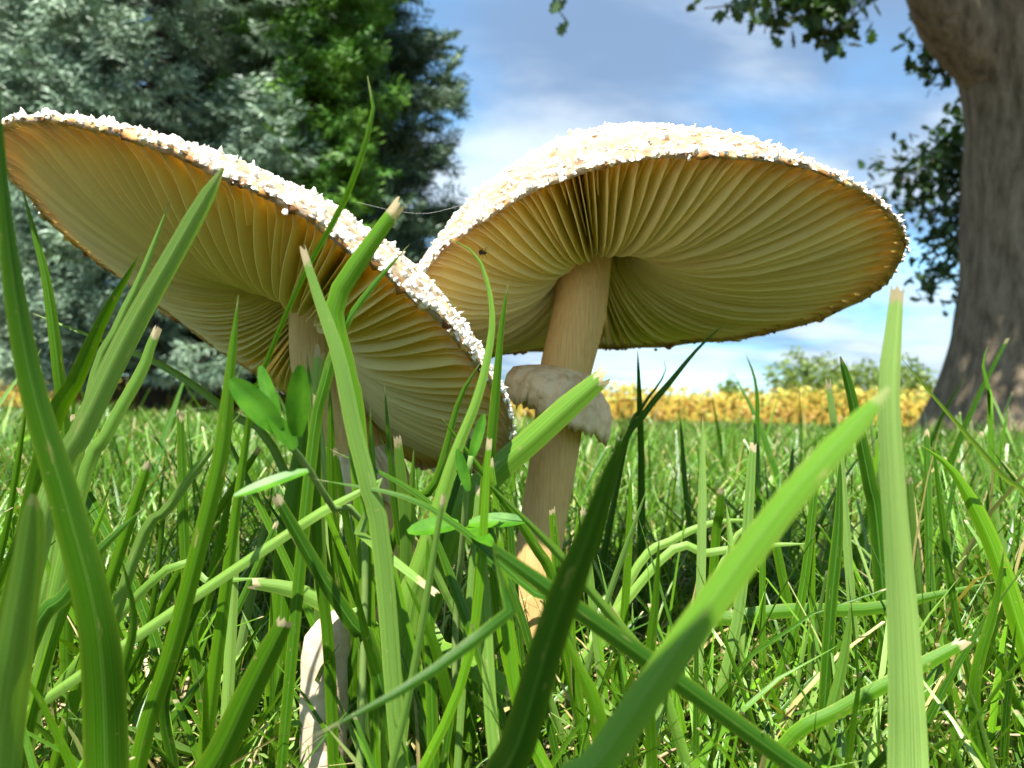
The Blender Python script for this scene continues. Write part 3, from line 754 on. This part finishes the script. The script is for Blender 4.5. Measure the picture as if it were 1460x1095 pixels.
for k, (tx_, ty_, rx_, w_, tn_) in enumerate([(452, 566, 470, 17, .45), (503, 604, 520, 20, .2), (528, 578, 560, 14, .7), (566, 622, 575, 19, .5), (548, 548, 610, 12, .3), (590, 640, 560, 16, .85), (478, 640, 540, 13, .6), (438, 505, 455, 20, .35), (470, 545, 500, 18, .55)]):
    B([(rx_, 940), ((rx_ + tx_) / 2 + (8 if k % 2 else -9), 770), (tx_, ty_)], w_, .160 + .003 * k, .152 + .002 * k,
      ("narrow", "stout", "slim", "wide", "very thin", "yellow-green", "fine", "tall deep green", "tall light green")[k] + " blade standing close in front of the tilted mushroom's stem", 'point' if k % 3 else 'cut', tn_, .2 if k % 2 else 0., n=18)
rg = random.Random(9)
for k in range(19):                                       # blades hiding the feet of the two mushrooms
    left = k < 9
    x0 = rg.uniform(505, 640) if left else rg.uniform(700, 880); x1 = x0 + rg.choice([-1, 1, -1]) * rg.uniform(60, 240) if left else x0 + rg.uniform(-90, 120)
    yt = rg.uniform(585, 730) if left else rg.uniform(655, 770); Y = rg.uniform(.155, .20) if left else rg.uniform(.19, .235)
    shade = ("dark", "plain", "bright", "yellowish")[k % 4]; tn = (.08, .4, .65, .85)[k % 4]; ct = k % 3 == 0
    B([(x0, 592 + 1050 * .09 / Y), (x0 * .6 + x1 * .4 + rg.uniform(-18, 18), 592 * .5 + 525 * .09 / Y + yt * .5), (x1, yt)], rg.uniform(8, 15), Y, Y * rg.uniform(.95, 1.04),
      f"{shade} slender grass blade with a {'mown' if ct else 'pointed'} tip before the {'tilted' if left else 'upright'} mushroom's stem", 'cut' if ct else 'point', tn, rg.choice([0, 0, .3]), group="slender blades before the mushroom stems", n=16)
rg = random.Random(5)
def blade_label(x, dx, cut, tone, pl):
    c = "whitish" if pl > .4 else "pale" if pl else "dark" if tone < .3 else "bright" if tone > .65 else "mid-green"
    p = "below the tilted cap" if x < 430 else "between the two mushroom stems" if x < 880 else "beside the upright mushroom" if x < 1150 else "before the oak"
    st = "leaning" if abs(dx) > 45 else "upright"
    return f"{c} {st} grass blade with a {'mown square' if cut else 'pointed'} tip {p}"
for k in range(56):                                       # alike blades of the middle ground
    zone = k % 3
    x = (rg.uniform(20, 420), rg.uniform(330, 720), rg.uniform(900, 1450), rg.uniform(360, 660))[zone]
    Y = rg.uniform(.19, .34) if zone == 2 else rg.uniform(.15, .24) if zone == 0 else rg.uniform(.14, .20)
    yb = 592 + 1050 * .085 / Y; yt = rg.uniform(560, 720) if x > 880 else rg.uniform(520, 760) if zone == 0 else rg.uniform(575, 790)
    dx = rg.uniform(-90, 90) if zone == 2 else rg.uniform(-230, 230); cut = rg.random() < .4; c = rg.uniform(-.25, .25) * dx
    if any(400 < x - dx * (1 - q) + c * 2 * min(q, 1 - q) < 520 and yb + (yt - yb) * q > 840 for q in np.linspace(0, 1, 20)): continue
    tone = rg.uniform(.05, .9); pl = rg.choice([0, 0, 0, .3, .5])
    B([(x - dx, yb), (x - dx * .45 + c, yb * .55 + yt * .45), (x, yt)], rg.uniform(7, 15) * .24 / Y * (.8 if zone in (1, 3) else 1), Y, Y * rg.uniform(.93, 1.06),
      blade_label(x, dx, cut, tone, pl), 'cut' if cut else 'point', tone, pl,
      group="ordinary blades of the lawn standing out", n=16)

# ------------------------------------------------------------------ clover sprigs
def leaflet(root, a, b, width, normal_hint, curl=.12):
    org = np.array(root.location); a, b = np.asarray(a), np.asarray(b)
    d = b - a; L = np.linalg.norm(d); t = d / L
    s = norm(np.cross(t, normal_hint)); nn = np.cross(s, t)
    n, m_ = 10, 7; v = []
    for i in range(n):
        e = i / (n - 1); w = width * (math.sin(math.pi * (e * .93 + .05)) ** .5) * .5
        for j in range(m_):
            q = j / (m_ - 1) * 2 - 1
            v.append(a + d * e + s * q * w + nn * (abs(q) * w * .35 - curl * L * math.sin(e * math.pi * .5) ** 2 * .5))
    f = np.array([[i * m_ + j, i * m_ + j + 1, (i + 1) * m_ + j + 1, (i + 1) * m_ + j] for i in range(n - 1) for j in range(m_ - 1)])
    mesh_obj("leaflet", v, f, M_CLOVER, root, origin=org)
def sprig(stem_px, Y, leaves, label, stalk=.0006):
    P = [at(x, y, yy) for (x, y), yy in zip(stem_px, np.linspace(Y[0], Y[1], len(stem_px)))]
    base = P[0].copy(); base[2] = -.003; P = [base] + P
    root = empty("clover_sprig", (base[0], base[1], 0))
    tag(root, label, "clover", "clover sprigs in the grass")
    v, f = tube(catmull(P, 24), np.linspace(stalk * 1.5, stalk, 24), 8)
    mesh_obj("stem", v, f, M_CSTEM, root, origin=np.array(root.location))
    for (ax, ay, bx, by, w, ya, yb, nh) in leaves:
        leaflet(root, at(ax, ay, ya), at(bx, by, yb), w * ya / F, np.array(nh))
sprig([(520, 775), (478, 728), (442, 672), (418, 640), (395, 618)], (.15, .126),
      [(424, 622, 427, 522, 34, .126,.122, (0, -1, .3)), (398, 615, 330, 540, 40, .126, .122, (.3, -1, .5)), (398, 612, 370, 520, 22, .127, .128, (0, -1, .6)),
       (420, 640, 384, 590, 30, .127, .125, (.2, -.7, .8)), (440, 672, 333, 703, 24, .128, .122, (0, -.6, .8))],
      "clover sprig with rounded upright leaflets under the tilted cap's low side")
sprig([(650, 880), (655, 820), (660, 765), (665, 700), (672, 650)], (.165, .15),
      [(655, 748, 582, 756, 34, .15, .145, (0, -.6, .8)), (668, 748, 748, 740, 34, .15, .147, (0, -.5, .85)), (664, 752, 700, 772, 28, .15, .135, (0, -.3, .9)),
       (672, 655, 690, 590, 16, .15, .15, (0, -1, .2)), (668, 700, 652, 640, 16, .15, .15, (0, -1, .2))],
      "clover sprig with flat spread leaflets before the broad pale blade")

# ------------------------------------------------------------------ insect and silk thread
def on_gill(px, py):
    best = None
    for t in np.linspace(.4, .97, 40):
        for k in range(220):
            ph = 2 * math.pi * k / 220
            p = capR.pt(t, ph, capR.h_gill(t)); q = proj(p[None])[0]
            d = (q[0] - px) ** 2 + (q[1] - py) ** 2 + (p[1] - .2) * 900
            if best is None or d < best[0]: best = (d, p)
    return best[1]
ip = on_gill(688, 359) + norm(CAM - on_gill(688, 359)) * .0008
bug = empty("insect", tuple(ip)); tag(bug, "tiny dark insect clinging to the gills of the upright cap", "insect")
v, f = tube(catmull([(-.0012, 0, .0002), (-.0006, 0, .0001), (0, 0, 0), (.0006, 0, -.0001), (.0010, 0, -.0001), (.0014, 0, 0)], 12), [.0001, .0005, .0008, .0009, .0008, .0006, .0004, .0006, .0006, .0004, .0003, .0001], 10)
mesh_obj("body", v, f, M_INSECT, bug)
for sx in (-.0005, .0001, .0007):
    for sg in (-1, 1):
        v, f = tube(np.array([(sx, 0, 0), (sx * 1.4, -.0003, sg * .0011), (sx * 2.0, .0006, sg * .0018)]), [.0001, .00008, .00005], 5)
        mesh_obj("leg", v, f, M_INSECT, bug)
v, f = tube(catmull([at(509, 288, .19), at(560, 300, .2), at(610, 304, .21), at(660, 292, .225)], 14), [.000025] * 14, 4)
tag(mesh_obj("spider_thread", v, f, M_THREAD), "single fine spider thread strung between the two caps", "spider thread")

# ------------------------------------------------------------------ lawn
def lawn(name, n_per_cm2, y0, y1, hmean, wmean, seg, across, label, mat=G_LAWN, near=False, xpad=.22, tall=False):
    rng = np.random.default_rng(int(abs(y0) * 100) + 3)
    xw = .85 * y1 + xpad
    n = int(n_per_cm2 * 1e4 * (y1 - y0) * 2 * xw)
    y = rng.uniform(y0, y1, n); x = rng.uniform(-xw, xw, n)
    keep = np.abs(x) < .85 * np.maximum(y, .05) + xpad
    # patchy density
    pn = np.sin(x * 41 + 2 * np.sin(y * 23)) * np.sin(y * 37 + 1.5 * np.sin(x * 19))
    pn2 = np.sin(x * 13 + 1.2 * np.sin(y * 9)) * np.sin(y * 15 + x * 7)
    keep &= rng.random(n) < .66 + .28 * pn + .22 * pn2
    for c, r_ in ((bR, .011), (bL, .010), (sb, .0075)):
        keep &= np.hypot(x - c[0], y - c[1]) > r_
    x, y = x[keep], y[keep]; n = len(x)
    h = hmean * np.clip(rng.normal(1, .30, n), .3, 1.6)
    if tall:
        clear = (np.hypot(x - .045, y - .27) < .11) | (np.hypot(x + .06, y - .23) < .11)
        h = np.where(clear, .03, h)
    if near:
        # shorter where the lens rests and under the caps and in front of the stub
        h *= np.interp(y, [-.2, .02, .10, .16, .22], [.7, .30, .42, .70, 1.0])
        cov = (np.hypot((x - .045), (y - .27)) < .085) | (np.hypot(x + .06, y - .23) < .09)
        h = np.where(cov, np.minimum(h, rng.uniform(.035, .072, n)), h)
        front = (np.abs(x - sb[0] * y / sb[1]) < .008) & (y > .04) & (y < sb[1])
        h = np.where(front, np.minimum(h, .026), h)
        q = (sb[1] - y) / (-SUN_DIR.y); sunl = (q > .004) & (q < .12) & (np.abs(x - (sb[0] + SUN_DIR.x * q)) < .008)
        h = np.where(sunl, np.minimum(h, .020 + .6 * SUN_DIR.z * q), h)
    w = wmean * np.clip(rng.normal(1, .35, n), .4, 2.0)
    az = rng.uniform(0, 2 * np.pi, n); face = rng.uniform(0, 2 * np.pi, n)
    bend = np.abs(rng.normal(0, .60, n)) + .08
    flop = rng.random(n) < .24; bend = np.where(flop, rng.uniform(.8, 1.5, n), bend)
    cut = (rng.random(n) < .3).astype(float); pale = np.where(rng.random(n) < .20, rng.uniform(.2, .8, n), 0)
    rnd = np.where(rng.random(n) < .09, 1.0, rng.random(n) ** 1.1 * .92)
    S = np.linspace(0, 1, seg + 1)
    dx, dy = np.cos(az), np.sin(az)
    ang = bend[:, None] * (S[None] ** 1.2) + (rng.uniform(0, .55, n))[:, None]
    ds = 1.0 / seg
    hor = np.cumsum(np.sin(ang), 1) * ds; ver = np.cumsum(np.cos(ang), 1) * ds
    hor -= hor[:, :1]; ver -= ver[:, :1]
    px_ = x[:, None] + dx[:, None] * hor * h[:, None]
    py_ = y[:, None] + dy[:, None] * hor * h[:, None]
    pz_ = -.002 + ver * h[:, None]
    tipw = np.where(cut[:, None] > .5, np.interp(S, [0, .5, 1], [.8, .95, .5])[None], np.interp(S, [0, .3, .75, 1], [.8, 1, .65, .04])[None])
    ww = w[:, None] * tipw * .5
    tw = face[:, None] + rng.uniform(-.8, .8, n)[:, None] * S[None]
    sx, sy = np.cos(tw), np.sin(tw)
    A = np.linspace(-1, 1, across)
    V = np.empty((n, seg + 1, across, 3), np.float32)
    for j, q in enumerate(A):
        V[:, :, j, 0] = px_ + sx * ww * q - sy * ww * .28 * abs(q)
        V[:, :, j, 1] = py_ + sy * ww * q + sx * ww * .28 * abs(q)
        V[:, :, j, 2] = pz_
    base = (np.arange(n) * (seg + 1) * across)[:, None]
    cell = np.array([[i * across + j, i * across + j + 1, (i + 1) * across + j + 1, (i + 1) * across + j] for i in range(seg) for j in range(across - 1)])
    Fc = (base[:, :, None] + cell[None]).reshape(-1, 4)
    k = (seg + 1) * across
    at_ = dict(rnd=np.repeat(rnd, k), cut=np.repeat(cut * .8, k), pale=np.repeat(pale, k),
               along=np.broadcast_to(S[None, :, None], (n, seg + 1, across)).ravel(),
               across=np.broadcast_to(((A + 1) / 2)[None, None], (n, seg + 1, across)).ravel())
    o = mesh_obj(name, V.reshape(-1, 3), Fc, mat, None, attrs=at_)
    tag(o, label, "grass", kind="stuff")
lawn("lawn_grass", 8.4, -.06, .45, .066, .0016, 5, 3, "dense green lawn grass growing around the mushrooms", near=True)
lawn("lawn_grass", .10, .33, 2.9, .100, .0036, 6, 3, "scattered taller blades standing above the mown lawn", xpad=.1, tall=True)
lawn("lawn_grass", 5.2, .45, .85, .068, .0019, 5, 2, "lawn grass just behind the mushrooms", xpad=.15)
lawn("lawn_grass", .95, .85, 2.0, .068, .0034, 5, 2, "lawn grass beyond the mushrooms", xpad=.3)
lawn("lawn_grass", .13, 2.0, 5.0, .072, .0050, 4, 2, "lawn stretching back to the oak's foot", xpad=.4)
lawn("lawn_grass", .015, 5.0, 14.2, .075, .014, 3, 2, "far lawn in front of the yellow field and under the spruces", xpad=.5)

def thatch():
    rng = np.random.default_rng(12); n = 10000
    y = rng.uniform(.06, .8, n); x = rng.uniform(-1, 1, n) * (.85 * y + .15)
    L = rng.uniform(.004, .018, n); a = rng.uniform(0, 2 * np.pi, n); el = rng.normal(.1, .3, n); w = rng.uniform(.0003, .0010, n)
    z = rng.uniform(.001, .022, n)
    c = np.stack([x, y, z], 1); d = np.stack([np.cos(a) * np.cos(el), np.sin(a) * np.cos(el), np.sin(el)], 1) * L[:, None]
    s = np.stack([-np.sin(a), np.cos(a), np.zeros(n)], 1) * w[:, None]
    up = np.array([0, 0, .0006]) * np.ones((n, 1)) * rng.uniform(.4, 1.4, n)[:, None]
    V = np.stack([c - d / 2 - s, c - d / 2 + s, c - d / 2 + up, c + d / 2 - s * .5, c + d / 2 + s * .5, c + d / 2 + up], 1)
    cell = np.array([[0, 3, 5, 2], [2, 5, 4, 1], [1, 4, 3, 0]])
    Fc = ((np.arange(n) * 6)[:, None, None] + cell[None]).reshape(-1, 4)
    tag(mesh_obj("dry_thatch", V.reshape(-1, 3), Fc, M_THATCH, smooth=False), "dry straw clippings lying between the grass stems", "thatch", kind="stuff")
thatch()

# ------------------------------------------------------------------ conifers
def shoot_template(rng, needles, length, nl):
    """a flat spray: one leading shoot and three pairs of side shoots, each bristling with needles"""
    V, Fc = [], []
    shoots = [(np.zeros(3), np.array([1.0, 0, 0]), length)]
    for e in (.18, .42, .66):
        for sg in (-1, 1):
            shoots.append((np.array([e * length, 0, 0]), norm([.62, sg * .78, rng.uniform(-.12, .25)]), length * (.62 - .38 * e)))
    for o, ax, L in shoots:
        p1 = norm(np.cross(ax, [.1, .2, 1])); p2 = np.cross(ax, p1)
        for k in range(needles):
            e = (k + .5) / needles; a = k * 2.4 + rng.uniform(-.3, .3)
            d = norm(ax * .9 + p1 * math.cos(a) + p2 * (.35 + math.sin(a))); b = o + ax * e * L
            q = norm(np.cross(d, ax)) * nl * .12
            i = len(V); V += [b - q, b + q, b + d * nl * (1.15 - .4 * e)]; Fc.append([i, i + 1, i + 2])
    return np.array(V), np.array(Fc)

def conifer(name, label, group, x, y, height, rmax, slope, z0, mat, seed, nshoot, sl=.40, nl=.10, droop=.15):
    rng = np.random.default_rng(seed)
    root = empty(name, (x, y, 0)); tag(root, label, "tree", group)
    hz = np.linspace(0, height, 16)
    P = np.stack([.04 * np.sin(hz), .03 * np.cos(hz * 1.3), hz], 1)
    v, f = tube(P, np.interp(hz, [0, height], [.17, .02]), 10); mesh_obj("trunk", v, f, M_TWIG, root)
    SP, SD, ST = [], [], []; bv, bf = [], []
    z = z0
    while z < height - .2:
        R = min(rmax, slope * (height - z)) ; nb = 8 if R > .8 else 6; tone = 0
        off = rng.uniform(0, 6.28)
        for k in range(nb):
            a = off + 2 * math.pi * (k + rng.uniform(-.3, .3)) / nb
            L = R * rng.uniform(.72, 1.10); zz = z + rng.uniform(-.20, .20); tone = rng.normal(0, .16)
            e = np.linspace(0, 1, 7)
            rise = rng.uniform(-.05, .22)
            pts = np.stack([np.cos(a) * L * e, np.sin(a) * L * e, zz + L * (rise * e - droop * np.sin(e * math.pi * .9) * .9 + .10 * e ** 3)], 1)
            tv, tf = tube(pts, np.linspace(.022, .004, 7), 4); b0 = len(bv)
            bv += list(tv); bf += [[i + b0 for i in q] for q in tf]
            m_ = int(L * 22)
            for j in range(m_):
                s = rng.uniform(.22, 1.0) ** .75; p = np.array([np.interp(s, e, pts[:, q]) for q in range(3)])
                sd = rng.choice([-1, 1]); ba = a + sd * rng.uniform(.5, 1.15)
                bl = rng.uniform(.2, .5) * (1.15 - .75 * s) * min(L, 1.6) * .62 + .05
                d = norm([math.cos(ba), math.sin(ba), rng.uniform(-.22, .12)])
                ns = max(1, int(bl / .2))
                for q in range(ns):
                    ST.append(tone); SP.append(p + d * bl * (q + .3) / ns); dd = norm(d + rng.normal(0, .38, 3) + np.array([0, 0, .08])); SD.append(dd)
            ST.append(tone); SP.append(pts[-1]); SD.append(norm(pts[-1] - pts[-2]))
        z += .40 if z < 7 else .55
    SP, SD, ST = np.array(SP), np.array(SD), np.array(ST)
    if len(SP) > nshoot:
        i = rng.choice(len(SP), nshoot, replace=False); SP, SD, ST = SP[i], SD[i], ST[i]
    n = len(SP)
    T, TF = shoot_template(rng, 9, sl, nl)
    ref = rng.normal(size=(n, 3)) * .45 + np.array([0, 0, 1.0]); e1 = SD; e2 = np.cross(ref, e1); e2 /= np.linalg.norm(e2, axis=1)[:, None]; e3 = np.cross(e1, e2)
    sc = rng.uniform(.7, 1.3, n)[:, None, None]
    V = SP[:, None] + sc * (T[None, :, :1] * e1[:, None] + T[None, :, 1:2] * e2[:, None] + T[None, :, 2:] * e3[:, None])
    Fc = ((np.arange(n) * len(T))[:, None, None] + TF[None]).reshape(-1, 3)
    rnd = np.repeat(np.clip(rng.normal(.45, .22, n) + ST, 0, 1), len(T))
    cr = mesh_obj("crown", V.reshape(-1, 3), Fc, mat, root, smooth=False, attrs=dict(rnd=rnd)); cr["kind"] = "stuff"
    mesh_obj("branches", bv, bf, M_TWIG, root)["kind"] = "stuff"
GT = "conifers behind the lawn"
conifer("blue_spruce_tree", "pale silvery blue spruce with dense tiered branches", GT, (215 - 730) / F * 9.0, 9.0, 10.5, 2.05, .40, .75, M_BLUE, 31, 4000)
conifer("spruce_tree", "dark blue-green spruce standing at the edge of the open sky", GT, -2.95, 11.0, 9.4, 1.95, .42, .85, M_DARK, 32, 4600)
conifer("fir_tree", "bright green fir squeezed between the silvery and the dark spruce", GT, (428 - 730) / F * 9.2, 9.2, 11.5, .80, .25, .9, M_FIR, 33, 2200)
conifer("spruce_tree", "brownish thinning spruce beside the silvery blue spruce", GT, (-40 - 730) / F * 10.5, 10.5, 10.0, 1.6, .42, .8, M_BROWN, 34, 1500)
conifer("spruce_tree", "dark spruce added to darken the gap behind the silvery blue spruce", GT, (130 - 730) / F * 13, 13.0, 12.0, 2.3, .42, .7, M_DARK, 35, 1900)  # extra tree added as dark backdrop for the deep shade under the branches
conifer("spruce_tree", "dark spruce added to darken the backdrop behind the bright green fir", GT, (370 - 730) / F * 13.3, 13.3, 11.0, 2.2, .40, .7, M_DARK, 36, 1900)  # second added backdrop tree, also there to darken the shaded gaps

# ------------------------------------------------------------------ oak
def oak():
    bx, by = (1478 - 730) / F * 5.0, 5.0
    root = empty("oak_tree", (bx, by, 0)); tag(root, "old oak with a thick grey-brown furrowed trunk flaring at its foot", "tree")
    hz = np.r_[np.linspace(-.05, .5, 12), np.linspace(.6, 3.4, 40)]
    sides = 96; v = []
    for i, z in enumerate(hz):
        r = .405 + .34 * math.exp(-max(z, 0) / .55) + (.16 * max(0, z - 2.2) ** 1.3)
        for k in range(sides):
            a = 2 * math.pi * k / sides
            rid = noise.noise(Vector((math.cos(a) * 9, math.sin(a) * 9, z * 1.1))) * .028 + noise.noise(Vector((math.cos(a) * 22, math.sin(a) * 22, z * 3.0))) * .014
            but = .05 * math.exp(-max(z, 0) / .3) * math.sin(5 * a + .6)
            q = r + rid + but
            v.append((q * math.cos(a) , q * math.sin(a), z))
    f = [[i * sides + k, i * sides + (k + 1) % sides, (i + 1) * sides + (k + 1) % sides, (i + 1) * sides + k] for i in range(len(hz) - 1) for k in range(sides)]
    f.append([(len(hz) - 1) * sides + k for k in range(sides)])
    mesh_obj("trunk", v, f, M_BARK, root)
    rng = np.random.default_rng(4)
    def limb(pts, r0, r1):
        n = 22; v, f = tube(catmull(pts, n), np.linspace(r0, r1, n), 16, lambda i, k: .12 * noise.noise(Vector((k * .8, i * .35, r0 * 40))))
        mesh_obj("limb", v, f, M_BARK, root)
    limb([(.05, -.0, 2.3), (-.42, -.05, 2.72), (-.72, -.1, 3.1), (-1.2, -.4, 4.3), (-2.4, -.7, 5.2)], .25, .07)
    limb([(0, 0, 3.1), (.3, .2, 4.2), (.2, .4, 5.6), (.1, .2, 7.6)], .48, .08)
    limb([(.2, 0, 3.1), (1.2, -.2, 4.0), (2.6, -.6, 5.2)], .32, .06)
    limb([(0, -.2, 3.0), (-.3, -1.2, 4.1), (-.6, -2.6, 5.2), (-.8, -3.4, 5.6)], .30, .06)
    limb([(.1, .3, 2.9), (.5, 1.0, 3.5), (1.0, 1.8, 3.8), (1.4, 2.5, 3.9)], .20, .05)
    # leaves
    lobes = [(0, 0), (.22, .16), (.30, .10), (.50, .30), (.58, .17), (.80, .27), (.86, .12), (1.0, 0)]
    T = [(x, y, .05 * abs(y)) for x, y in lobes] + [(x, -y, .05 * abs(y)) for x, y in lobes[1:-1]]
    T = np.array(T); nn = len(lobes)
    # faces: strip between the two outlines
    TF = [[0, 1, nn, nn]]
    quads = [[0, 1, nn]] + [[i, i + 1, nn + i, nn + i - 1] for i in range(1, nn - 2)] + [[nn - 2, nn - 1, nn + nn - 3]]
    tri = []
    for q in quads: tri += [[q[0], q[1], q[2]]] + ([[q[0], q[2], q[3]]] if len(q) == 4 else [])
    TF = np.array(tri)
    C = []
    def cluster(c, r, n):
        d = rng.normal(size=(n, 3)); d /= np.linalg.norm(d, axis=1)[:, None]
        C.append(np.asarray(c) + d * (rng.random(n) ** .45)[:, None] * np.asarray(r))
    tv, tf = [], []
    def spray(path, Y, n, r, up):
        Q = [at(x, y, Y) - np.array([bx, by, 0]) for x, y in path]
        Q = catmull([np.asarray(up), (np.asarray(up) + Q[0]) / 2 + np.array([0, 0, .2])] + Q, 26)
        a_, b_ = tube(Q, np.linspace(.022, .004, 26), 5); k_ = len(tv); tv.extend(a_); tf.extend([[i + k_ for i in x] for x in b_])
        L0 = len(Q) - 16
        for q in range(n):
            j = rng.uniform(L0, len(Q) - 1); i = int(j); p = Q[i] + (Q[min(i + 1, 25)] - Q[i]) * (j - i)
            C.append((p + rng.normal(0, r, 3))[None])
    for path, n in [([(1235, -60), (1195, 0), (1180, 30), (1170, 66)], 62), ([(1250, -40), (1215, 15), (1220, 55)], 38), ([(1205, -60), (1175, 5), (1150, 22)], 46), ([(1150, -60), (1125, 0), (1098, 18), (1090, 48)], 56),
                    ([(1120, -60), (1075, 0), (1040, 8), (1004, 12)], 34), ([(1190, -60), (1160, 0), (1148, 34)], 26), ([(840, -60), (800, 6)], 16), ([(820, -60), (775, -2)], 9)]:
        spray(path, 4.4, int(n * 2.6), .055, (-1.2, -.4, 4.3))
    for path, n in [([(1400, 0), (1350, 50), (1305, 75)], 80), ([(1400, 40), (1352, 85), (1330, 112)], 80), ([(1410, 20), (1365, 50), (1345, 60)], 60)]:
        spray(path, 6.2, n * 2, .10, (.55, 1.1, 3.5))
    for path, n in [([(1430, 150), (1365, 195), (1310, 245), (1256, 240)], 90), ([(1430, 220), (1350, 265), (1285, 300)], 110), ([(1430, 250), (1350, 320), (1322, 415)], 100), ([(1430, 270), (1365, 345), (1338, 395)], 90),
                    ([(1430, 200), (1370, 230), (1330, 270)], 100), ([(1430, 240), (1375, 300), (1345, 330)], 90), ([(1420, 140), (1385, 185), (1352, 215)], 60)]:
        spray(path, 7.4, n * 3, .13, (1.35, 2.4, 3.85))
    # the crown overhead
    for k in range(360):
        d = rng.normal(size=3); d /= np.linalg.norm(d); q = rng.random() ** .33
        c = np.array([-.3, -.6, 6.6]) + d * q * np.array([4.6, 4.4, 2.7])
        if c[2] < 4.2 and c[1] > -3.6: c[2] = 4.2 + rng.uniform(0, .8)
        cluster(c, .55, 40)
    for k in range(110):  # extra leaf clusters added towards the sun to keep the trunk in shade
        q = rng.uniform(3.2, 6.5); z0_ = rng.uniform(0, 2.4)
        cluster(np.array([0, 0, z0_]) + np.array(SUN_DIR) * q * 1.15 + rng.normal(0, .35, 3), .45, 46)
    P = np.vstack(C); n = len(P)
    e1 = rng.normal(size=(n, 3)) + np.array([0, 0, -.35]); e1 /= np.linalg.norm(e1, axis=1)[:, None]
    up = rng.normal(size=(n, 3)) * .7 + np.array([0, 0, 1.0]); e2 = np.cross(up, e1); e2 /= np.linalg.norm(e2, axis=1)[:, None]; e3 = np.cross(e1, e2)
    sc = (rng.uniform(.09, .15, n))[:, None, None]
    V = P[:, None] + sc * (T[None, :, :1] * e1[:, None] + T[None, :, 1:2] * e2[:, None] + T[None, :, 2:] * e3[:, None])
    Fc = ((np.arange(n) * len(T))[:, None, None] + TF[None]).reshape(-1, 3)
    cr = mesh_obj("crown", V.reshape(-1, 3), Fc, M_OAKLEAF, root, smooth=False, attrs=dict(rnd=np.repeat(rng.random(n), len(T)))); cr["kind"] = "stuff"
    mesh_obj("twigs", tv, tf, M_BARK, root)["kind"] = "stuff"
oak()

# ------------------------------------------------------------------ field and far bushes
def leaf_mass(name, P, size, mat, rnd, seed, parent=None):
    rng = np.random.default_rng(seed); n = len(P)
    e1 = rng.normal(size=(n, 3)); e1 /= np.linalg.norm(e1, axis=1)[:, None]
    e2 = np.cross(e1, rng.normal(size=(n, 3))); e2 /= np.linalg.norm(e2, axis=1)[:, None]
    s = (size * rng.uniform(.6, 1.4, n))[:, None]
    V = np.stack([P - e1 * s, P + e2 * s * .45, P + e1 * s, P - e2 * s * .45], 1)
    Fc = (np.arange(n) * 4)[:, None] + np.arange(4)[None]
    return mesh_obj(name, V.reshape(-1, 3), Fc, mat, parent, smooth=False, attrs=dict(rnd=np.repeat(rnd, 4)))
def field():
    rng = np.random.default_rng(77)
    n = 42000
    y = 14.5 + rng.random(n) ** 2.2 * 45; x = rng.uniform(-1, 1, n) * (y * .85 + 4)
    hh = .68 + .07 * np.sin(x * 1.1) + .06 * np.sin(x * 3.1 + y) + .05 * np.sin(x * 8) + rng.normal(0, .06, n)
    z = hh * (1 - rng.random(n) ** 1.6 * np.where(y < 17, 1.0, .35))
    rnd = np.clip(z / .95 * .80 + rng.normal(0, .09, n), 0, 1)
    rnd = np.where(rng.random(n) < .24, rng.uniform(.9, 1.0, n), rnd)
    o = leaf_mass("crop_field", np.stack([x, y, z], 1), .075 * (1 + (y - 14) / 30), M_CROP, rnd, 78)
    tag(o, "ripening yellow and orange crop field beyond the lawn", "field", kind="stuff")
    v, f = [], []
    for xx, yy in ((-60, 15.2), (60, 15.2), (-140, 200), (140, 200)): v.append((xx, yy, .50))
    v += [(-60, 15.2, 0), (60, 15.2, 0)]
    g = mesh_obj("crop_canopy", v, [[0, 1, 3, 2], [4, 5, 1, 0]], M_CANOPY, smooth=False)
    tag(g, "closed leaf canopy inside the ripening field", "field", kind="stuff")
M_CANOPY = simple("crop_canopy", [(0.3, (0.30, 0.16, 0.03)), (0.7, (0.52, 0.42, 0.06))], 3.0, 0.9)
field()
def bush(px, py_top, Y, wpx, n, label, seed):
    rng = np.random.default_rng(seed)
    c = at(px, 560, Y); top = at(px, py_top, Y)[2]; wx = wpx * Y / F / 2
    root = empty("distant_tree", (c[0], Y, 0)); tag(root, label, "tree", "distant trees beyond the field")
    d = rng.normal(size=(n, 3)); d /= np.linalg.norm(d, axis=1)[:, None]
    lump = 1 + .22 * np.sin(d[:, 0] * 7 + seed) * np.sin(d[:, 2] * 6 + 2) + .12 * np.sin(d[:, 0] * 15)
    P = d * (rng.random(n) ** .3)[:, None] * lump[:, None] * np.array([wx, wx, top * .55]) + np.array([0, 0, top * .47])
    P = P[P[:, 2] > .1]
    o = leaf_mass("crown", P, Y * .0042, M_BUSH, np.clip(rng.normal(.5, .3, len(P)), 0, 1), seed, root); o["kind"] = "stuff"
    v, f = tube(np.array([(0, 0, 0), (.05, 0, top * .3), (0, .05, top * .6)]), [.22, .18, .08], 8); mesh_obj("trunk", v, f, M_TWIG, root)
bush(1150, 506, 48, 110, 2600, "rounded distant tree with feathery top beyond the yellow field", 61)
bush(1225, 517, 55, 100, 2200, "low wide distant tree beside the feathery-topped one", 62)
bush(1285, 514, 50, 90, 2200, "distant tree partly hidden by the oak's trunk", 63)
bush(1040, 541, 90, 40, 500, "small far shrub on the field's horizon", 64)
